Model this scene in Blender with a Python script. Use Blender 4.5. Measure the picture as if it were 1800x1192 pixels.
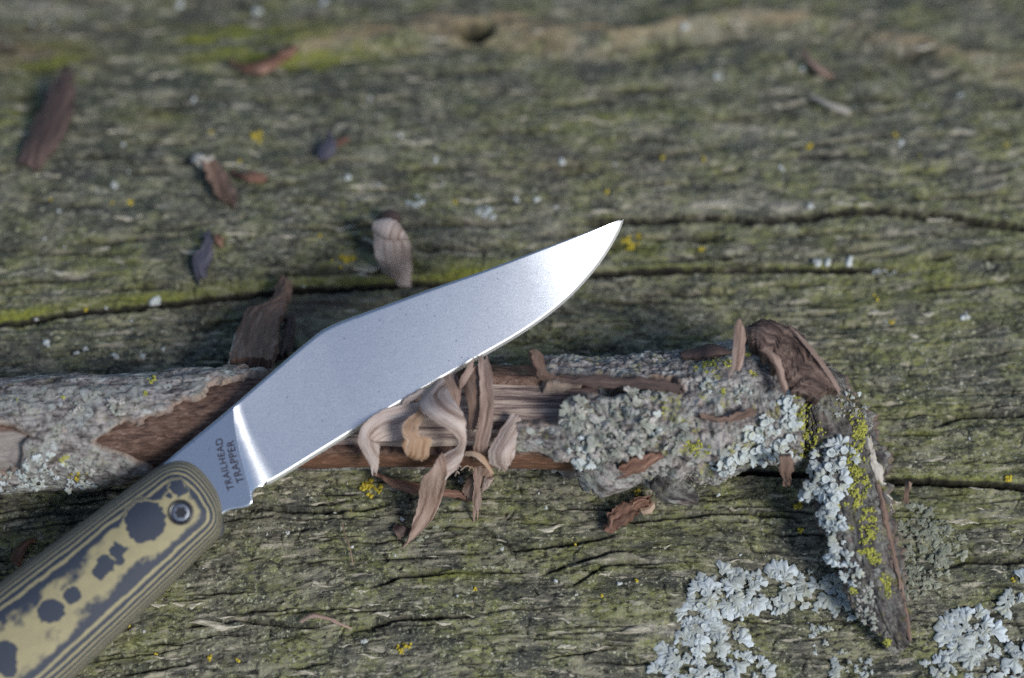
import bpy, math, random
import numpy as np
from mathutils import Vector, Matrix
from mathutils.bvhtree import BVHTree

random.seed(7)
RNG = np.random.default_rng(11)
scene = bpy.context.scene
for o in list(bpy.data.objects):
    bpy.data.objects.remove(o, do_unlink=True)
col = scene.collection
MM = 0.001                      # everything below is written in millimetres

# ------------------------------------------------------------------ camera
PITCH = math.radians(58.0)
DIST = 430.0
TGT = np.array([0.0, 0.0, 10.0])
FWD = np.array([0.0, math.cos(PITCH), -math.sin(PITCH)])
RGT = np.array([1.0, 0.0, 0.0])
UPV = np.array([0.0, math.sin(PITCH), math.cos(PITCH)])
CAM = TGT - DIST * FWD
FOVK = 180.0 / DIST             # picture width / distance
cam_d = bpy.data.cameras.new('camera')
cam_d.sensor_width = 36.0
cam_d.lens = 36.0 / FOVK
cam_d.clip_start = 0.01
cam_d.clip_end = 500.0
cam_d.dof.use_dof = True
cam_d.dof.focus_distance = 0.4215
cam_d.dof.aperture_fstop = 7.0
cam_d.dof.aperture_blades = 0
cam = bpy.data.objects.new('camera', cam_d)
col.objects.link(cam)
cam.matrix_world = Matrix(((1, 0, 0, CAM[0] * MM), (0, UPV[1], -FWD[1], CAM[1] * MM), (0, UPV[2], -FWD[2], CAM[2] * MM), (0, 0, 0, 1)))
scene.camera = cam

# ------------------------------------------------------------------ light
SUN = np.array([0.58, -0.53, 0.63]); SUN /= np.linalg.norm(SUN)
world = bpy.data.worlds.new('World'); scene.world = world; world.use_nodes = True
wn = world.node_tree
bg = wn.nodes['Background']; bg.inputs[1].default_value = 0.075
sky = wn.nodes.new('ShaderNodeTexSky'); sky.sky_type = 'NISHITA'; sky.sun_disc = False
sky.sun_elevation = math.asin(SUN[2]); sky.sun_rotation = math.atan2(SUN[0], SUN[1])
sky.air_density = 1.0; sky.dust_density = 1.0; sky.ozone_density = 1.0
wn.links.new(sky.outputs[0], bg.inputs[0])
sun_d = bpy.data.lights.new('sun', 'SUN'); sun_d.energy = 1.6; sun_d.angle = math.radians(19); sun_d.color = (1.0, 0.975, 0.94)
sun = bpy.data.objects.new('sun', sun_d); col.objects.link(sun)
sun.rotation_euler = Vector(SUN).to_track_quat('Z', 'Y').to_euler()
vs = scene.view_settings
vs.view_transform = 'Standard'; vs.look = 'None'; vs.gamma = 1.0; vs.use_curve_mapping = False
vs.exposure = 1.0
scene.cycles.use_denoising = False      # the little grain left reads as film grain and keeps the fine texture
scene.cycles.max_bounces = 6

# ------------------------------------------------------------------ picture <-> place
def ray(px, py):
    d = FWD + (px - 900.0) / 1800.0 * FOVK * RGT + (596.0 - py) / 1800.0 * FOVK * UPV
    return d
def on_plane(px, py, P, n):
    d = ray(px, py)
    return CAM + d * (np.dot(P - CAM, n) / np.dot(d, n))
def at_depth(px, py, depth):
    return CAM + ray(px, py) * depth
def project(P):
    v = P - CAM
    dep = v @ FWD
    return 900.0 + (v @ RGT) / dep * 1800.0 / FOVK, 596.0 - (v @ UPV) / dep * 1800.0 / FOVK

# ------------------------------------------------------------------ noise
def _hash(ix, iy, seed):
    h = (ix.astype(np.int64) * 374761393 + iy.astype(np.int64) * 668265263 + seed * 2246822519) & 0xFFFFFFFF
    h = ((h ^ (h >> 13)) * 1274126177) & 0xFFFFFFFF
    h = ((h ^ (h >> 16)) * 2654435761) & 0xFFFFFFFF
    return (h & 0xFFFFFF) / float(0xFFFFFF) * 2.0 - 1.0
def vnoise(x, y, seed=0):
    x = np.asarray(x, float); y = np.asarray(y, float)
    ix = np.floor(x); iy = np.floor(y)
    fx = x - ix; fy = y - iy
    ux = fx * fx * fx * (fx * (fx * 6 - 15) + 10); uy = fy * fy * fy * (fy * (fy * 6 - 15) + 10)
    a = _hash(ix, iy, seed); b = _hash(ix + 1, iy, seed); c = _hash(ix, iy + 1, seed); d = _hash(ix + 1, iy + 1, seed)
    return (a + (b - a) * ux) * (1 - uy) + (c + (d - c) * ux) * uy
def fbm(x, y, octv=4, seed=0, gain=0.5, lac=2.07):
    s = 0.0; a = 1.0; t = 0.0
    for k in range(octv):
        s = s + a * vnoise(np.asarray(x) * lac ** k + 13.7 * k, np.asarray(y) * lac ** k - 7.1 * k, seed + 31 * k); t += a; a *= gain
    return s / t
def sstep(a, b, x):
    t = np.clip((x - a) / (b - a), 0, 1); return t * t * (3 - 2 * t)
def inside(px, py, poly):
    px = np.asarray(px); py = np.asarray(py)
    c = np.zeros(px.shape, bool); n = len(poly)
    for i in range(n):
        x1, y1 = poly[i]; x2, y2 = poly[(i + 1) % n]
        if y1 == y2: continue
        c ^= ((y1 > py) != (y2 > py)) & (px < (x2 - x1) * (py - y1) / (y2 - y1) + x1)
    return c
def poly_sd(px, py, poly):
    """signed distance in the same units, positive inside"""
    px = np.asarray(px, float); py = np.asarray(py, float)
    best = np.full(px.shape, 1e9); n = len(poly)
    for i in range(n):
        x1, y1 = poly[i]; x2, y2 = poly[(i + 1) % n]
        dx, dy = x2 - x1, y2 - y1
        t = np.clip(((px - x1) * dx + (py - y1) * dy) / (dx * dx + dy * dy + 1e-9), 0, 1)
        best = np.minimum(best, np.hypot(px - x1 - t * dx, py - y1 - t * dy))
    return np.where(inside(px, py, poly), best, -best)

# ------------------------------------------------------------------ mesh helpers
def mesh_from(name, V, F, smooth=True, attrs=None):
    """V in mm; F an (n,3) or (n,4) array or a list of faces"""
    me = bpy.data.meshes.new(name)
    V = np.asarray(V, np.float32).reshape(-1, 3)
    if isinstance(F, np.ndarray):
        k = F.shape[1]; nf = F.shape[0]
        flat = F.reshape(-1).astype(np.int32)
        starts = np.arange(0, nf * k, k, dtype=np.int32); tot = np.full(nf, k, np.int32)
    else:
        tot = np.array([len(f) for f in F], np.int32); nf = len(F)
        flat = np.array([i for f in F for i in f], np.int32)
        starts = np.concatenate(([0], np.cumsum(tot)[:-1])).astype(np.int32)
    me.vertices.add(len(V)); me.vertices.foreach_set('co', (V * MM).reshape(-1))
    me.loops.add(len(flat)); me.loops.foreach_set('vertex_index', flat)
    me.polygons.add(nf); me.polygons.foreach_set('loop_start', starts); me.polygons.foreach_set('loop_total', tot)
    me.update(calc_edges=True)
    me.polygons.foreach_set('use_smooth', np.full(nf, smooth, bool))
    for an, av in (attrs or {}).items():
        av = np.asarray(av, np.float32)
        if av.ndim == 1:
            a = me.attributes.new(an, 'FLOAT', 'POINT'); a.data.foreach_set('value', av)
        else:
            a = me.attributes.new(an, 'FLOAT_VECTOR', 'POINT'); a.data.foreach_set('vector', av.reshape(-1))
    me.validate()
    return me
def grid_faces(nu, nv, keep=None, flip=False):
    i = np.arange(nu * nv).reshape(nu, nv)
    a = i[:-1, :-1]; b = i[1:, :-1]; c = i[1:, 1:]; d = i[:-1, 1:]
    F = np.stack([a, b, c, d], -1) if not flip else np.stack([a, d, c, b], -1)
    F = F.reshape(-1, 4)
    return F if keep is None else F[keep.reshape(-1)]
def compact(V, F, attrs):
    used = np.unique(F); m = np.full(len(V), -1, np.int64); m[used] = np.arange(len(used))
    return V[used], m[F], {k: v[used] for k, v in attrs.items()}
def obj(name, me, material=None, parent=None, label=None):
    o = bpy.data.objects.new(name, me); col.objects.link(o)
    if material is not None and me is not None and not me.materials: me.materials.append(material)
    if parent is not None: o.parent = parent
    if label: o['label'] = label
    return o
def thing(name, label, cat, loc=(0, 0, 0), group=None):
    o = bpy.data.objects.new(name, None); col.objects.link(o); o.location = Vector(loc) * MM
    o.empty_display_size = 0.01
    o['label'] = label; o['category'] = cat
    if group: o['group'] = group
    return o
def tag(o, label, cat, group=None):
    o['label'] = label; o['category'] = cat
    if group: o['group'] = group
    return o
def catmull(P, n):
    """resample control rows P (k,m) to n rows"""
    P = np.asarray(P, float); k = len(P)
    Q = np.vstack([2 * P[0] - P[1], P, 2 * P[-1] - P[-2]])
    t = np.linspace(0, k - 1 - 1e-9, n); i = t.astype(int); f = (t - i)[:, None]
    p0, p1, p2, p3 = Q[i], Q[i + 1], Q[i + 2], Q[i + 3]
    return 0.5 * (2 * p1 + (p2 - p0) * f + (2 * p0 - 5 * p1 + 4 * p2 - p3) * f * f + (3 * p1 - p0 - 3 * p2 + p3) * f ** 3)
def linres(P, n):
    P = np.asarray(P, float); t = np.linspace(0, len(P) - 1, n)
    return np.stack([np.interp(t, np.arange(len(P)), P[:, j]) for j in range(P.shape[1])], 1)

# ------------------------------------------------------------------ material helpers
class NT:
    def __init__(s, name):
        s.m = bpy.data.materials.new(name); s.m.use_nodes = True; s.t = s.m.node_tree
        s.b = s.t.nodes['Principled BSDF']; s.b.inputs['Roughness'].default_value = 0.8
    def n(s, typ, **kw):
        x = s.t.nodes.new(typ)
        for k, v in kw.items(): setattr(x, k, v)
        return x
    def put(s, sock, v):
        if v is None: return
        if isinstance(v, bpy.types.NodeSocket): s.t.links.new(v, sock)
        elif isinstance(v, (tuple, list)) and len(v) == 3 and sock.type == 'RGBA': sock.default_value = (*v, 1)
        else: sock.default_value = v
    def attr(s, name, out='Fac'): return s.n('ShaderNodeAttribute', attribute_name=name).outputs[out]
    def objmm(s):
        c = s.n('ShaderNodeTexCoord').outputs['Object']; return s.vscale(c, (1000, 1000, 1000))
    def vscale(s, v, k):
        x = s.n('ShaderNodeVectorMath', operation='MULTIPLY'); s.put(x.inputs[0], v); x.inputs[1].default_value = k; return x.outputs[0]
    def vadd(s, v, k):
        x = s.n('ShaderNodeVectorMath', operation='ADD'); s.put(x.inputs[0], v); s.put(x.inputs[1], k); return x.outputs[0]
    def noise(s, v, scale, detail=3, rough=0.55, dist=0.0, out=0):
        x = s.n('ShaderNodeTexNoise'); s.put(x.inputs['Vector'], v); x.inputs['Scale'].default_value = scale
        x.inputs['Detail'].default_value = detail; x.inputs['Roughness'].default_value = rough; x.inputs['Distortion'].default_value = dist
        return x.outputs[out]
    def voro(s, v, scale, feature='F1', out='Distance', rand=1.0):
        x = s.n('ShaderNodeTexVoronoi', feature=feature); s.put(x.inputs['Vector'], v); x.inputs['Scale'].default_value = scale
        x.inputs['Randomness'].default_value = rand
        return x.outputs[out]
    def ramp(s, f, stops, interp='LINEAR'):
        x = s.n('ShaderNodeValToRGB'); x.color_ramp.interpolation = interp; s.put(x.inputs[0], f)
        e = x.color_ramp.elements
        while len(e) > 1: e.remove(e[-1])
        for i, (p, c) in enumerate(stops):
            el = e[0] if i == 0 else e.new(p)
            el.position = p; el.color = (*c, 1) if isinstance(c, (tuple, list)) else (c, c, c, 1)
        return x.outputs[0]
    def mix(s, f, a, b, blend='MIX'):
        x = s.n('ShaderNodeMix', data_type='RGBA', blend_type=blend); s.put(x.inputs[0], f); s.put(x.inputs[6], a); s.put(x.inputs[7], b)
        return x.outputs[2]
    def math(s, op, a, b=None, clamp=False):
        x = s.n('ShaderNodeMath', operation=op, use_clamp=clamp); s.put(x.inputs[0], a); s.put(x.inputs[1], b); return x.outputs[0]
    def sep(s, v): return s.n('ShaderNodeSeparateXYZ'), v
    def bump(s, h, strength=0.5, dist=0.0002, normal=None):
        x = s.n('ShaderNodeBump'); x.inputs['Strength'].default_value = strength; x.inputs['Distance'].default_value = dist
        s.put(x.inputs['Height'], h); s.put(x.inputs['Normal'], normal); return x.outputs[0]
    def done(s, color=None, rough=None, normal=None, metal=None, spec=None):
        s.put(s.b.inputs['Base Color'], color); s.put(s.b.inputs['Roughness'], rough); s.put(s.b.inputs['Normal'], normal)
        if metal is not None: s.b.inputs['Metallic'].default_value = metal
        if spec is not None: s.b.inputs['Specular IOR Level'].default_value = spec
        return s.m

# ================================================================== GROUND
g = NT('meadow'); gv = g.n('ShaderNodeTexCoord').outputs['Object']
M_ground = g.done(g.ramp(g.noise(gv, 3.0, 6, 0.65), [(0.3, (0.03, 0.05, 0.015)), (0.7, (0.09, 0.11, 0.04))]), 0.95)
gs = np.linspace(-60000, 60000, 41)
GX, GY = np.meshgrid(gs, gs, indexing='ij')
o = obj('ground', mesh_from('ground', np.stack([GX, GY, np.full_like(GX, -592.0) + 25 * vnoise(GX / 900, GY / 900, 5)], -1), grid_faces(41, 41)), M_ground)
o['kind'] = 'structure'

# ================================================================== LOG
R_LOG, Y0 = 300.0, 10.0
def log_base(s):           # arc length -> y, z, and outward normal
    ph = s / R_LOG
    return Y0 + R_LOG * np.sin(ph), R_LOG * np.cos(ph) - R_LOG
def base_hit(px, py):      # picture -> (x, s) on the smooth log
    d = ray(px, py); t = (0 - CAM[2]) / d[2]
    for _ in range(12):
        p = CAM + d * t
        zz = math.sqrt(max(R_LOG ** 2 - (p[1] - Y0) ** 2, 1.0)) - R_LOG
        t += (zz - p[2]) / d[2] * 0.9
    p = CAM + d * t
    return p[0], R_LOG * math.asin((p[1] - Y0) / R_LOG)
def axis_lines(segs):
    out = [segs[0][0]]
    for a, b, n in segs:
        out += list(np.linspace(a, b, n + 1)[1:])
    return np.array(out)
def grow(a, b, first, ratio=1.25):
    out = []; p = a; st = first; sg = 1 if b > a else -1
    while (b - p) * sg > st:
        p += sg * st; out.append(p); st *= ratio
    out.append(b); return out
xf = np.arange(-106.0, 106.01, 0.265)
LX = np.array(sorted(grow(-106.0, -900.0, 0.5)) + list(xf) + grow(106.0, 900.0, 0.5))
sf = np.concatenate([np.arange(-92.0, 12.0, 0.215), np.arange(12.0, 112.0, 0.36)])
LS = np.array(sorted(grow(-92.0, -R_LOG * 3.0, 0.5)) + list(sf) + grow(sf[-1], R_LOG * 3.0, 0.6))
GXl, GSl = np.meshgrid(LX, LS, indexing='ij')
# grain follows the log with a slow meander
def grain(x, s):
    return s + 2.6 * np.sin(x / 38.0 + s / 46.0) + 1.6 * vnoise(x / 26.0, s / 17.0, 3) - 0.055 * x * (s < 200)
GG = grain(GXl, GSl)
H = 1.3 * fbm(GXl / 42, GSl / 20, 3, 1)
H += 0.30 * fbm(GXl / 24, GG / 3.8, 3, 2) + 0.30 * fbm(GXl / 3.2, GSl / 2.2, 3, 17, 0.6)
tt = 3.2 * fbm(GXl / 13, GG / 2.0, 4, 7, 0.55) + 0.25 * vnoise(GXl / 0.8, GG / 0.7, 8)
H += 0.09 * (np.floor(tt) + sstep(0.72, 1.0, tt - np.floor(tt)))      # torn fibre layers
H += 0.13 * fbm(GXl / 5.0, GG / 0.95, 3, 4)
fl = fbm(GXl / 9, GG / 1.7, 3, 9)
H += 0.16 * sstep(0.05, 0.16, fl) - 0.20 * sstep(0.28, 0.42, -fl)          # lifted and lost flakes
H += 0.15 * np.abs(vnoise(GXl / 0.62, GSl / 0.5, 12)) + 0.16 * vnoise(GXl / 1.3, GSl / 0.9, 14)
MOSS = np.zeros_like(H); TAN = np.zeros_like(H); CRACK_SHADE = np.zeros_like(H); PALE = np.zeros_like(H)
def crack(pts, depth, width, lip, moss, step, fade=(0.0, 0.0)):
    global H, MOSS
    xs = np.array([base_hit(*p) for p in pts]); o_ = np.argsort(xs[:, 0]); xs = xs[o_]
    sc = np.interp(LX, xs[:, 0], xs[:, 1]) + 0.35 * fbm(LX / 6, LX * 0, 3, 77) + 0.10 * vnoise(LX / 0.8, LX * 0, 78)
    x0, x1 = xs[0, 0], xs[-1, 0]
    en = sstep(x0, x0 + 6 + fade[0], LX) * (1 - sstep(x1 - 6 - fade[1], x1, LX))
    wv = 1.15 + 0.4 * fbm(LX / 9, LX * 0 + 5, 3, 79)
    d = GSl - sc[:, None]; E = en[:, None] * np.clip(wv, 0.35, 2)[:, None]
    H -= E * depth * np.exp(-np.abs(d / (width + 0.12)) ** 8)
    CRACK_SHADE[:] = np.maximum(CRACK_SHADE, np.clip(1.6 * en[:, None], 0, 1) * np.exp(-np.abs((d - 0.05) / (width + 0.42)) ** 8) * min(1.0, depth / 3))  # painted shade along the slit, so its lit far wall stays dark
    up = np.clip(1 - (d - width) / lip, 0, 1) * (d > 0)
    H -= E * 0.42 * lip * up ** 2
    H -= en[:, None] * step * np.exp(-np.clip(-d, 0, None) / 9.0) * (d < 0)
    MOSS += moss * en[:, None] * sstep(lip * 1.15, lip * 0.4, d) * (d > width + 0.45) * (0.75 + 0.5 * vnoise(GXl / 9, GSl / 3, 80))
K1 = [(-260, 600), (-40, 577), (0, 570), (100, 556), (200, 544), (290, 531), (400, 517), (520, 505), (640, 498), (730, 491), (800, 487), (900, 484), (1000, 480), (1060, 478), (1150, 474), (1250, 472), (1340, 471), (1420, 473), (1500, 476), (1560, 474), (1650, 480)]
K2 = [(985, 390), (1080, 385), (1150, 383), (1250, 384), (1320, 389), (1400, 385), (1480, 378), (1545, 374), (1620, 380), (1700, 390), (1800, 402), (2000, 415)]
K3 = [(1150, 838), (1250, 829), (1330, 826), (1400, 830), (1500, 844), (1580, 847), (1660, 850), (1800, 856), (2000, 866)]
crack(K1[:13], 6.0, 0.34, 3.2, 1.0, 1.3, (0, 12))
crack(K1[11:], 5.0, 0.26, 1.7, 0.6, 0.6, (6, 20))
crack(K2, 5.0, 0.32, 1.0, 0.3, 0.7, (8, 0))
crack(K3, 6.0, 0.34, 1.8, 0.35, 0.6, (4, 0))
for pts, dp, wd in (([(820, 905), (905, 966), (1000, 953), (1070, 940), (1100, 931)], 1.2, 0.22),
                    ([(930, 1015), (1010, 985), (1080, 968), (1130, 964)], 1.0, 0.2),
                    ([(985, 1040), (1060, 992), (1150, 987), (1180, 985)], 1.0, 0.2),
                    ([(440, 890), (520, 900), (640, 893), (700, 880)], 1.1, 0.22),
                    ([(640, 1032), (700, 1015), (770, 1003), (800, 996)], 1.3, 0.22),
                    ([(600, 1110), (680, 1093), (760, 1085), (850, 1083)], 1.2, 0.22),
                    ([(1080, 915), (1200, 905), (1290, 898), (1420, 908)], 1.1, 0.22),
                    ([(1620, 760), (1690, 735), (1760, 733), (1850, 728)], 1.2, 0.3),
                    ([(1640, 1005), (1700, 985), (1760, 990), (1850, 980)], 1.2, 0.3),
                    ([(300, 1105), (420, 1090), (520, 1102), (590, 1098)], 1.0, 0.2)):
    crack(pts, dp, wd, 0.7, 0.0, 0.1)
# short drying checks along the grain
def stamp_checks(n, xr, sr, dep, wid, ln):
    for _ in range(n):
        x = RNG.uniform(*xr); s = RNG.uniform(*sr); L = RNG.uniform(*ln); w = RNG.uniform(*wid); dpt = RNG.uniform(*dep)
        i0, i1 = np.searchsorted(LX, [x - L, x + L])
        if i1 - i0 < 4: continue
        xx = LX[i0:i1]
        slope = -0.055 * 0 + RNG.normal(0.055, 0.05)
        sc = s + slope * (xx - x) - 2.6 * (np.sin(xx / 38.0 + s / 46.0) - math.sin(x / 38.0 + s / 46.0)) + 0.5 * fbm(xx / 4, xx * 0 + s, 3, 40)
        j0, j1 = np.searchsorted(LS, [sc.min() - 1.5, sc.max() + 1.5])
        if j1 - j0 < 3: continue
        env = np.clip(1 - ((xx - x) / L) ** 2, 0, 1) ** 0.7
        d = LS[None, j0:j1] - sc[:, None]
        k = env[:, None] * np.exp(-np.abs(d / (w * (0.4 + 0.6 * env[:, None]))) ** 2.2)
        H[i0:i1, j0:j1] -= dpt * k
        CRACK_SHADE[i0:i1, j0:j1] = np.maximum(CRACK_SHADE[i0:i1, j0:j1], 0.8 * k)
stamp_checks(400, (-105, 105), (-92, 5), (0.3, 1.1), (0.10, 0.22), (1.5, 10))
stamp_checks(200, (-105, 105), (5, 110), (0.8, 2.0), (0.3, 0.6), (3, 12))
# cross checks: short and steep
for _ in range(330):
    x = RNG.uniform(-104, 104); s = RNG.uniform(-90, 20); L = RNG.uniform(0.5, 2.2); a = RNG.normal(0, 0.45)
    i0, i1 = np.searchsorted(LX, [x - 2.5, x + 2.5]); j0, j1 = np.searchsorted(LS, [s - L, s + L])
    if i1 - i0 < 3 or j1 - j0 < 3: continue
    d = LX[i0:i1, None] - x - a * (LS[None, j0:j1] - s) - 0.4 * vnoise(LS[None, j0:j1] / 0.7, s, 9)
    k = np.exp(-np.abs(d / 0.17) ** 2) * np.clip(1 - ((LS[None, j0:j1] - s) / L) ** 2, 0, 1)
    H[i0:i1, j0:j1] -= 0.55 * k; CRACK_SHADE[i0:i1, j0:j1] = np.maximum(CRACK_SHADE[i0:i1, j0:j1], 0.7 * k)
def px_blob(px, py, rx, ry):
    x, s = base_hit(px, py); x2, s2 = base_hit(px + rx, py - ry)
    return np.exp(-((GXl - x) / abs(x2 - x)) ** 2 - ((GSl - s) / abs(s2 - s)) ** 2)
# tan fibre ridge far back and its knot hole
rp = np.array([base_hit(*p) for p in [(430, 90), (560, 72), (640, 64), (760, 54), (850, 50), (960, 66), (1060, 74), (1150, 60), (1230, 45), (1310, 33), (1400, 38), (1500, 56), (1600, 84), (1700, 104), (1850, 122), (2000, 140)]])
rs = np.interp(LX, rp[:, 0], rp[:, 1], left=rp[0, 1], right=rp[-1, 1])
ren = sstep(rp[0, 0], rp[0, 0] + 14, LX)[:, None]
rd = (GSl - rs[:, None] + 1.2 * vnoise(GXl / 8, GSl / 4, 60)) / (2.6 + 2.6 * np.exp(-((LX + 3) / 18.0) ** 2))[:, None]
k = np.exp(-np.abs(rd) ** 2.4) * ren
H += 2.2 * k; TAN += k * np.clip(0.35 + 1.9 * fbm(GXl / 8, GG / 1.5, 4, 61, 0.6), 0, 1)
k2 = np.exp(-((GSl - rs[:, None] + 5.5) / 2.2) ** 2) * ren
H -= 1.6 * k2
TAN += 0.9 * px_blob(25, 95, 60, 16) * np.clip(0.4 + 1.6 * fbm(GXl / 6, GG / 1.8, 3, 62), 0, 1) + 0.6 * px_blob(270, 215, 60, 18) * np.clip(0.3 + 1.6 * fbm(GXl / 5, GG / 1.8, 3, 63), 0, 1)
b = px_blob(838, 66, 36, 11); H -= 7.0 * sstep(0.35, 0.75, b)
CRACK_SHADE = np.maximum(CRACK_SHADE, sstep(0.3, 0.6, b)); TAN *= 1 - sstep(0.3, 0.6, b)
H += 1.2 * px_blob(1500, 240, 300, 100) - 1.5 * px_blob(200, 20, 320, 30) + 1.0 * px_blob(420, 400, 240, 60)
for a in ((470, 84, 120, 36, 1.5), (420, 60, 100, 20, .9), (95, 110, 90, 30, 1.0), (30, 205, 60, 30, .7), (600, 105, 90, 18, .7), (270, 200, 70, 12, .6), (150, 470, 150, 50, .35), (1650, 500, 190, 110, .35),
          (1160, 430, 140, 26, .5), (1560, 770, 160, 60, .45), (1720, 900, 140, 70, .4), (860, 915, 90, 22, .45), (1150, 985, 130, 40, .4), (800, 1010, 60, 14, .6), (260, 960, 90, 40, .35), (250, 1140, 90, 40, .35), (1100, 1090, 80, 40, .3), (760, 460, 160, 16, .5), (1000, 210, 120, 40, .3)):
    MOSS += a[4] * px_blob(*a[:4]) * np.clip(0.45 + 2.2 * fbm(GXl / 8, GG / 1.6, 4, 65, 0.6), 0, 1.3)
for a in ((1130, 1108, 75, 12, 1.), (1195, 1098, 40, 10, .8), (130, 480, 70, 10, .6), (900, 400, 120, 20, .45), (1270, 362, 90, 10, .8), (1380, 366, 40, 8, .9), (1560, 430, 60, 25, .5), (1740, 905, 90, 10, .6), (1290, 232, 50, 18, .6), (60, 12, 70, 14, .8), (630, 580, 130, 50, .55)):
    PALE += a[4] * px_blob(*a[:4]) * np.clip(0.6 + 1.3 * fbm(GXl / 4, GG / 0.9, 3, 66), 0, 1.4)
FILM_SHADE = np.clip(1.0 * px_blob(160, 230, 430, 210) + 0.9 * px_blob(640, 140, 330, 60) + 0.6 * px_blob(240, 610, 400, 45) + 0.55 * px_blob(1060, 600, 260, 60) + 0.5 * px_blob(1400, 130, 260, 50), 0, 1)  # dark film at the top and left, plus painted shadow bands behind the branch
BROWN = np.clip(0.8 * px_blob(560, 530, 230, 30) + 1.0 * px_blob(40, 90, 150, 40) + 0.5 * px_blob(330, 40, 200, 20) + 0.4 * px_blob(1000, 290, 160, 30), 0, 1)
H += 0.25 * MOSS * vnoise(GXl / 0.5, GSl / 0.4, 70)
ph = GSl / R_LOG; rad = R_LOG + H
VL = np.stack([GXl, Y0 + rad * np.sin(ph), rad * np.cos(ph) - R_LOG], -1)
VL[0, :, 1] = Y0; VL[0, :, 2] = -R_LOG; VL[-1, :, 1] = Y0; VL[-1, :, 2] = -R_LOG      # sawn ends
VL[0, :, 1] += 4 * np.sin(ph[0]); VL[-1, :, 1] += 4 * np.sin(ph[0])
VL[0, :, 2] += 4 * np.cos(ph[0]); VL[-1, :, 2] += 4 * np.cos(ph[0])

lm = NT('weathered_wood')
guv = lm.attr('guv', 'Vector')
v_st = lm.vscale(guv, (0.10, 0.95, 1.0)); v_md = lm.vscale(guv, (0.28, 0.9, 1.0))
n_big = lm.noise(guv, 0.035, 3, 0.6)
n_st = lm.noise(v_st, 1.0, 6, 0.68)
n_md = lm.noise(v_md, 1.0, 5, 0.7)
n_fine = lm.noise(lm.vscale(guv, (0.9, 1.8, 1.0)), 1.0, 5, 0.75)
n_lg = lm.noise(lm.vadd(lm.vscale(guv, (0.10, 0.21, 1.0)), (3.0, 17.0, 5.0)), 1.0, 5, 0.6)
base = lm.ramp(n_st, [(0.36, (0.026, 0.024, 0.020)), (0.46, (0.095, 0.087, 0.068)), (0.54, (0.175, 0.160, 0.120)), (0.63, (0.31, 0.285, 0.215))])
base = lm.mix(lm.ramp(n_md, [(0.42, 0.0), (0.60, 0.7)]), base, lm.mix(n_fine, (0.075, 0.074, 0.058), (0.165, 0.162, 0.125)))
# algae film: green-olive, in clouds and grains
alg = lm.math('MULTIPLY', lm.ramp(lm.noise(guv, 0.09, 5, 0.62), [(0.43, 0.0), (0.56, 1.0)]), lm.ramp(n_fine, [(0.40, 0.0), (0.54, 0.9)]))
base = lm.mix(alg, base, lm.mix(n_big, (0.105, 0.125, 0.034), (0.27, 0.27, 0.095)))
base = lm.mix(lm.math('MULTIPLY', lm.attr('film_shade'), lm.ramp(n_lg, [(0.42, 1.0), (0.62, 0.2)])), base, lm.mix(n_fine, (0.024, 0.029, 0.025), (0.080, 0.088, 0.068)))  # slate-green film, and the branch's shadow painted in the same tone
# blotchy wear: slate-dark hollows and pale worn spots
n_mot = lm.noise(lm.vscale(guv, (0.34, 0.62, 1.0)), 1.0, 4, 0.62)
n_mot2 = lm.noise(lm.vadd(lm.vscale(guv, (0.30, 0.70, 1.0)), (31.0, 7.0, 2.0)), 1.0, 4, 0.62)
base = lm.mix(lm.ramp(n_mot, [(0.36, 0.85), (0.48, 0.0)]), base, lm.mix(n_fine, (0.022, 0.024, 0.020), (0.085, 0.085, 0.066)))
base = lm.mix(lm.ramp(n_mot2, [(0.54, 0.0), (0.64, 0.75)]), base, lm.mix(n_fine, (0.16, 0.15, 0.10), (0.33, 0.31, 0.22)))
base = lm.mix(lm.ramp(n_lg, [(0.38, 0.9), (0.50, 0.0)]), base, lm.mix(n_fine, (0.018, 0.020, 0.018), (0.090, 0.092, 0.078)))
base = lm.mix(lm.ramp(n_lg, [(0.54, 0.0), (0.64, 0.62)]), base, lm.mix(n_fine, (0.17, 0.16, 0.11), (0.32, 0.30, 0.22)))
# grey-green crust grains in two sizes
wvec = lm.vadd(guv, lm.vscale(lm.noise(guv, 0.9, 2, 0.5, out=1), (0.9, 0.9, 0)))
def grains(scale, lo, hi, cover):
    sp = lm.n('ShaderNodeSeparateColor'); lm.put(sp.inputs[0], lm.voro(wvec, scale, out='Color'))
    d_ = lm.voro(wvec, scale)
    f_ = lm.math('MULTIPLY', lm.ramp(sp.outputs[0], [(lo, 0.0), (hi, 1.0)]), lm.ramp(d_, [(0.25, 1.0), (0.52, 0.0)]))
    return lm.math('MULTIPLY', f_, cover), sp
gr, sepn = grains(1.45, 0.62, 0.72, lm.ramp(lm.noise(guv, 0.16, 3, 0.6), [(0.40, 0.2), (0.58, 1.0)]))
base = lm.mix(gr, base, lm.mix(sepn.outputs[1], (0.20, 0.215, 0.12), (0.44, 0.43, 0.34)))
gr2, sep2 = grains(2.9, 0.55, 0.68, lm.ramp(lm.noise(guv, 0.23, 3, 0.6), [(0.40, 0.15), (0.56, 1.0)]))
base = lm.mix(gr2, base, lm.mix(sep2.outputs[1], (0.18, 0.20, 0.075), (0.40, 0.40, 0.27)))
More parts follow.
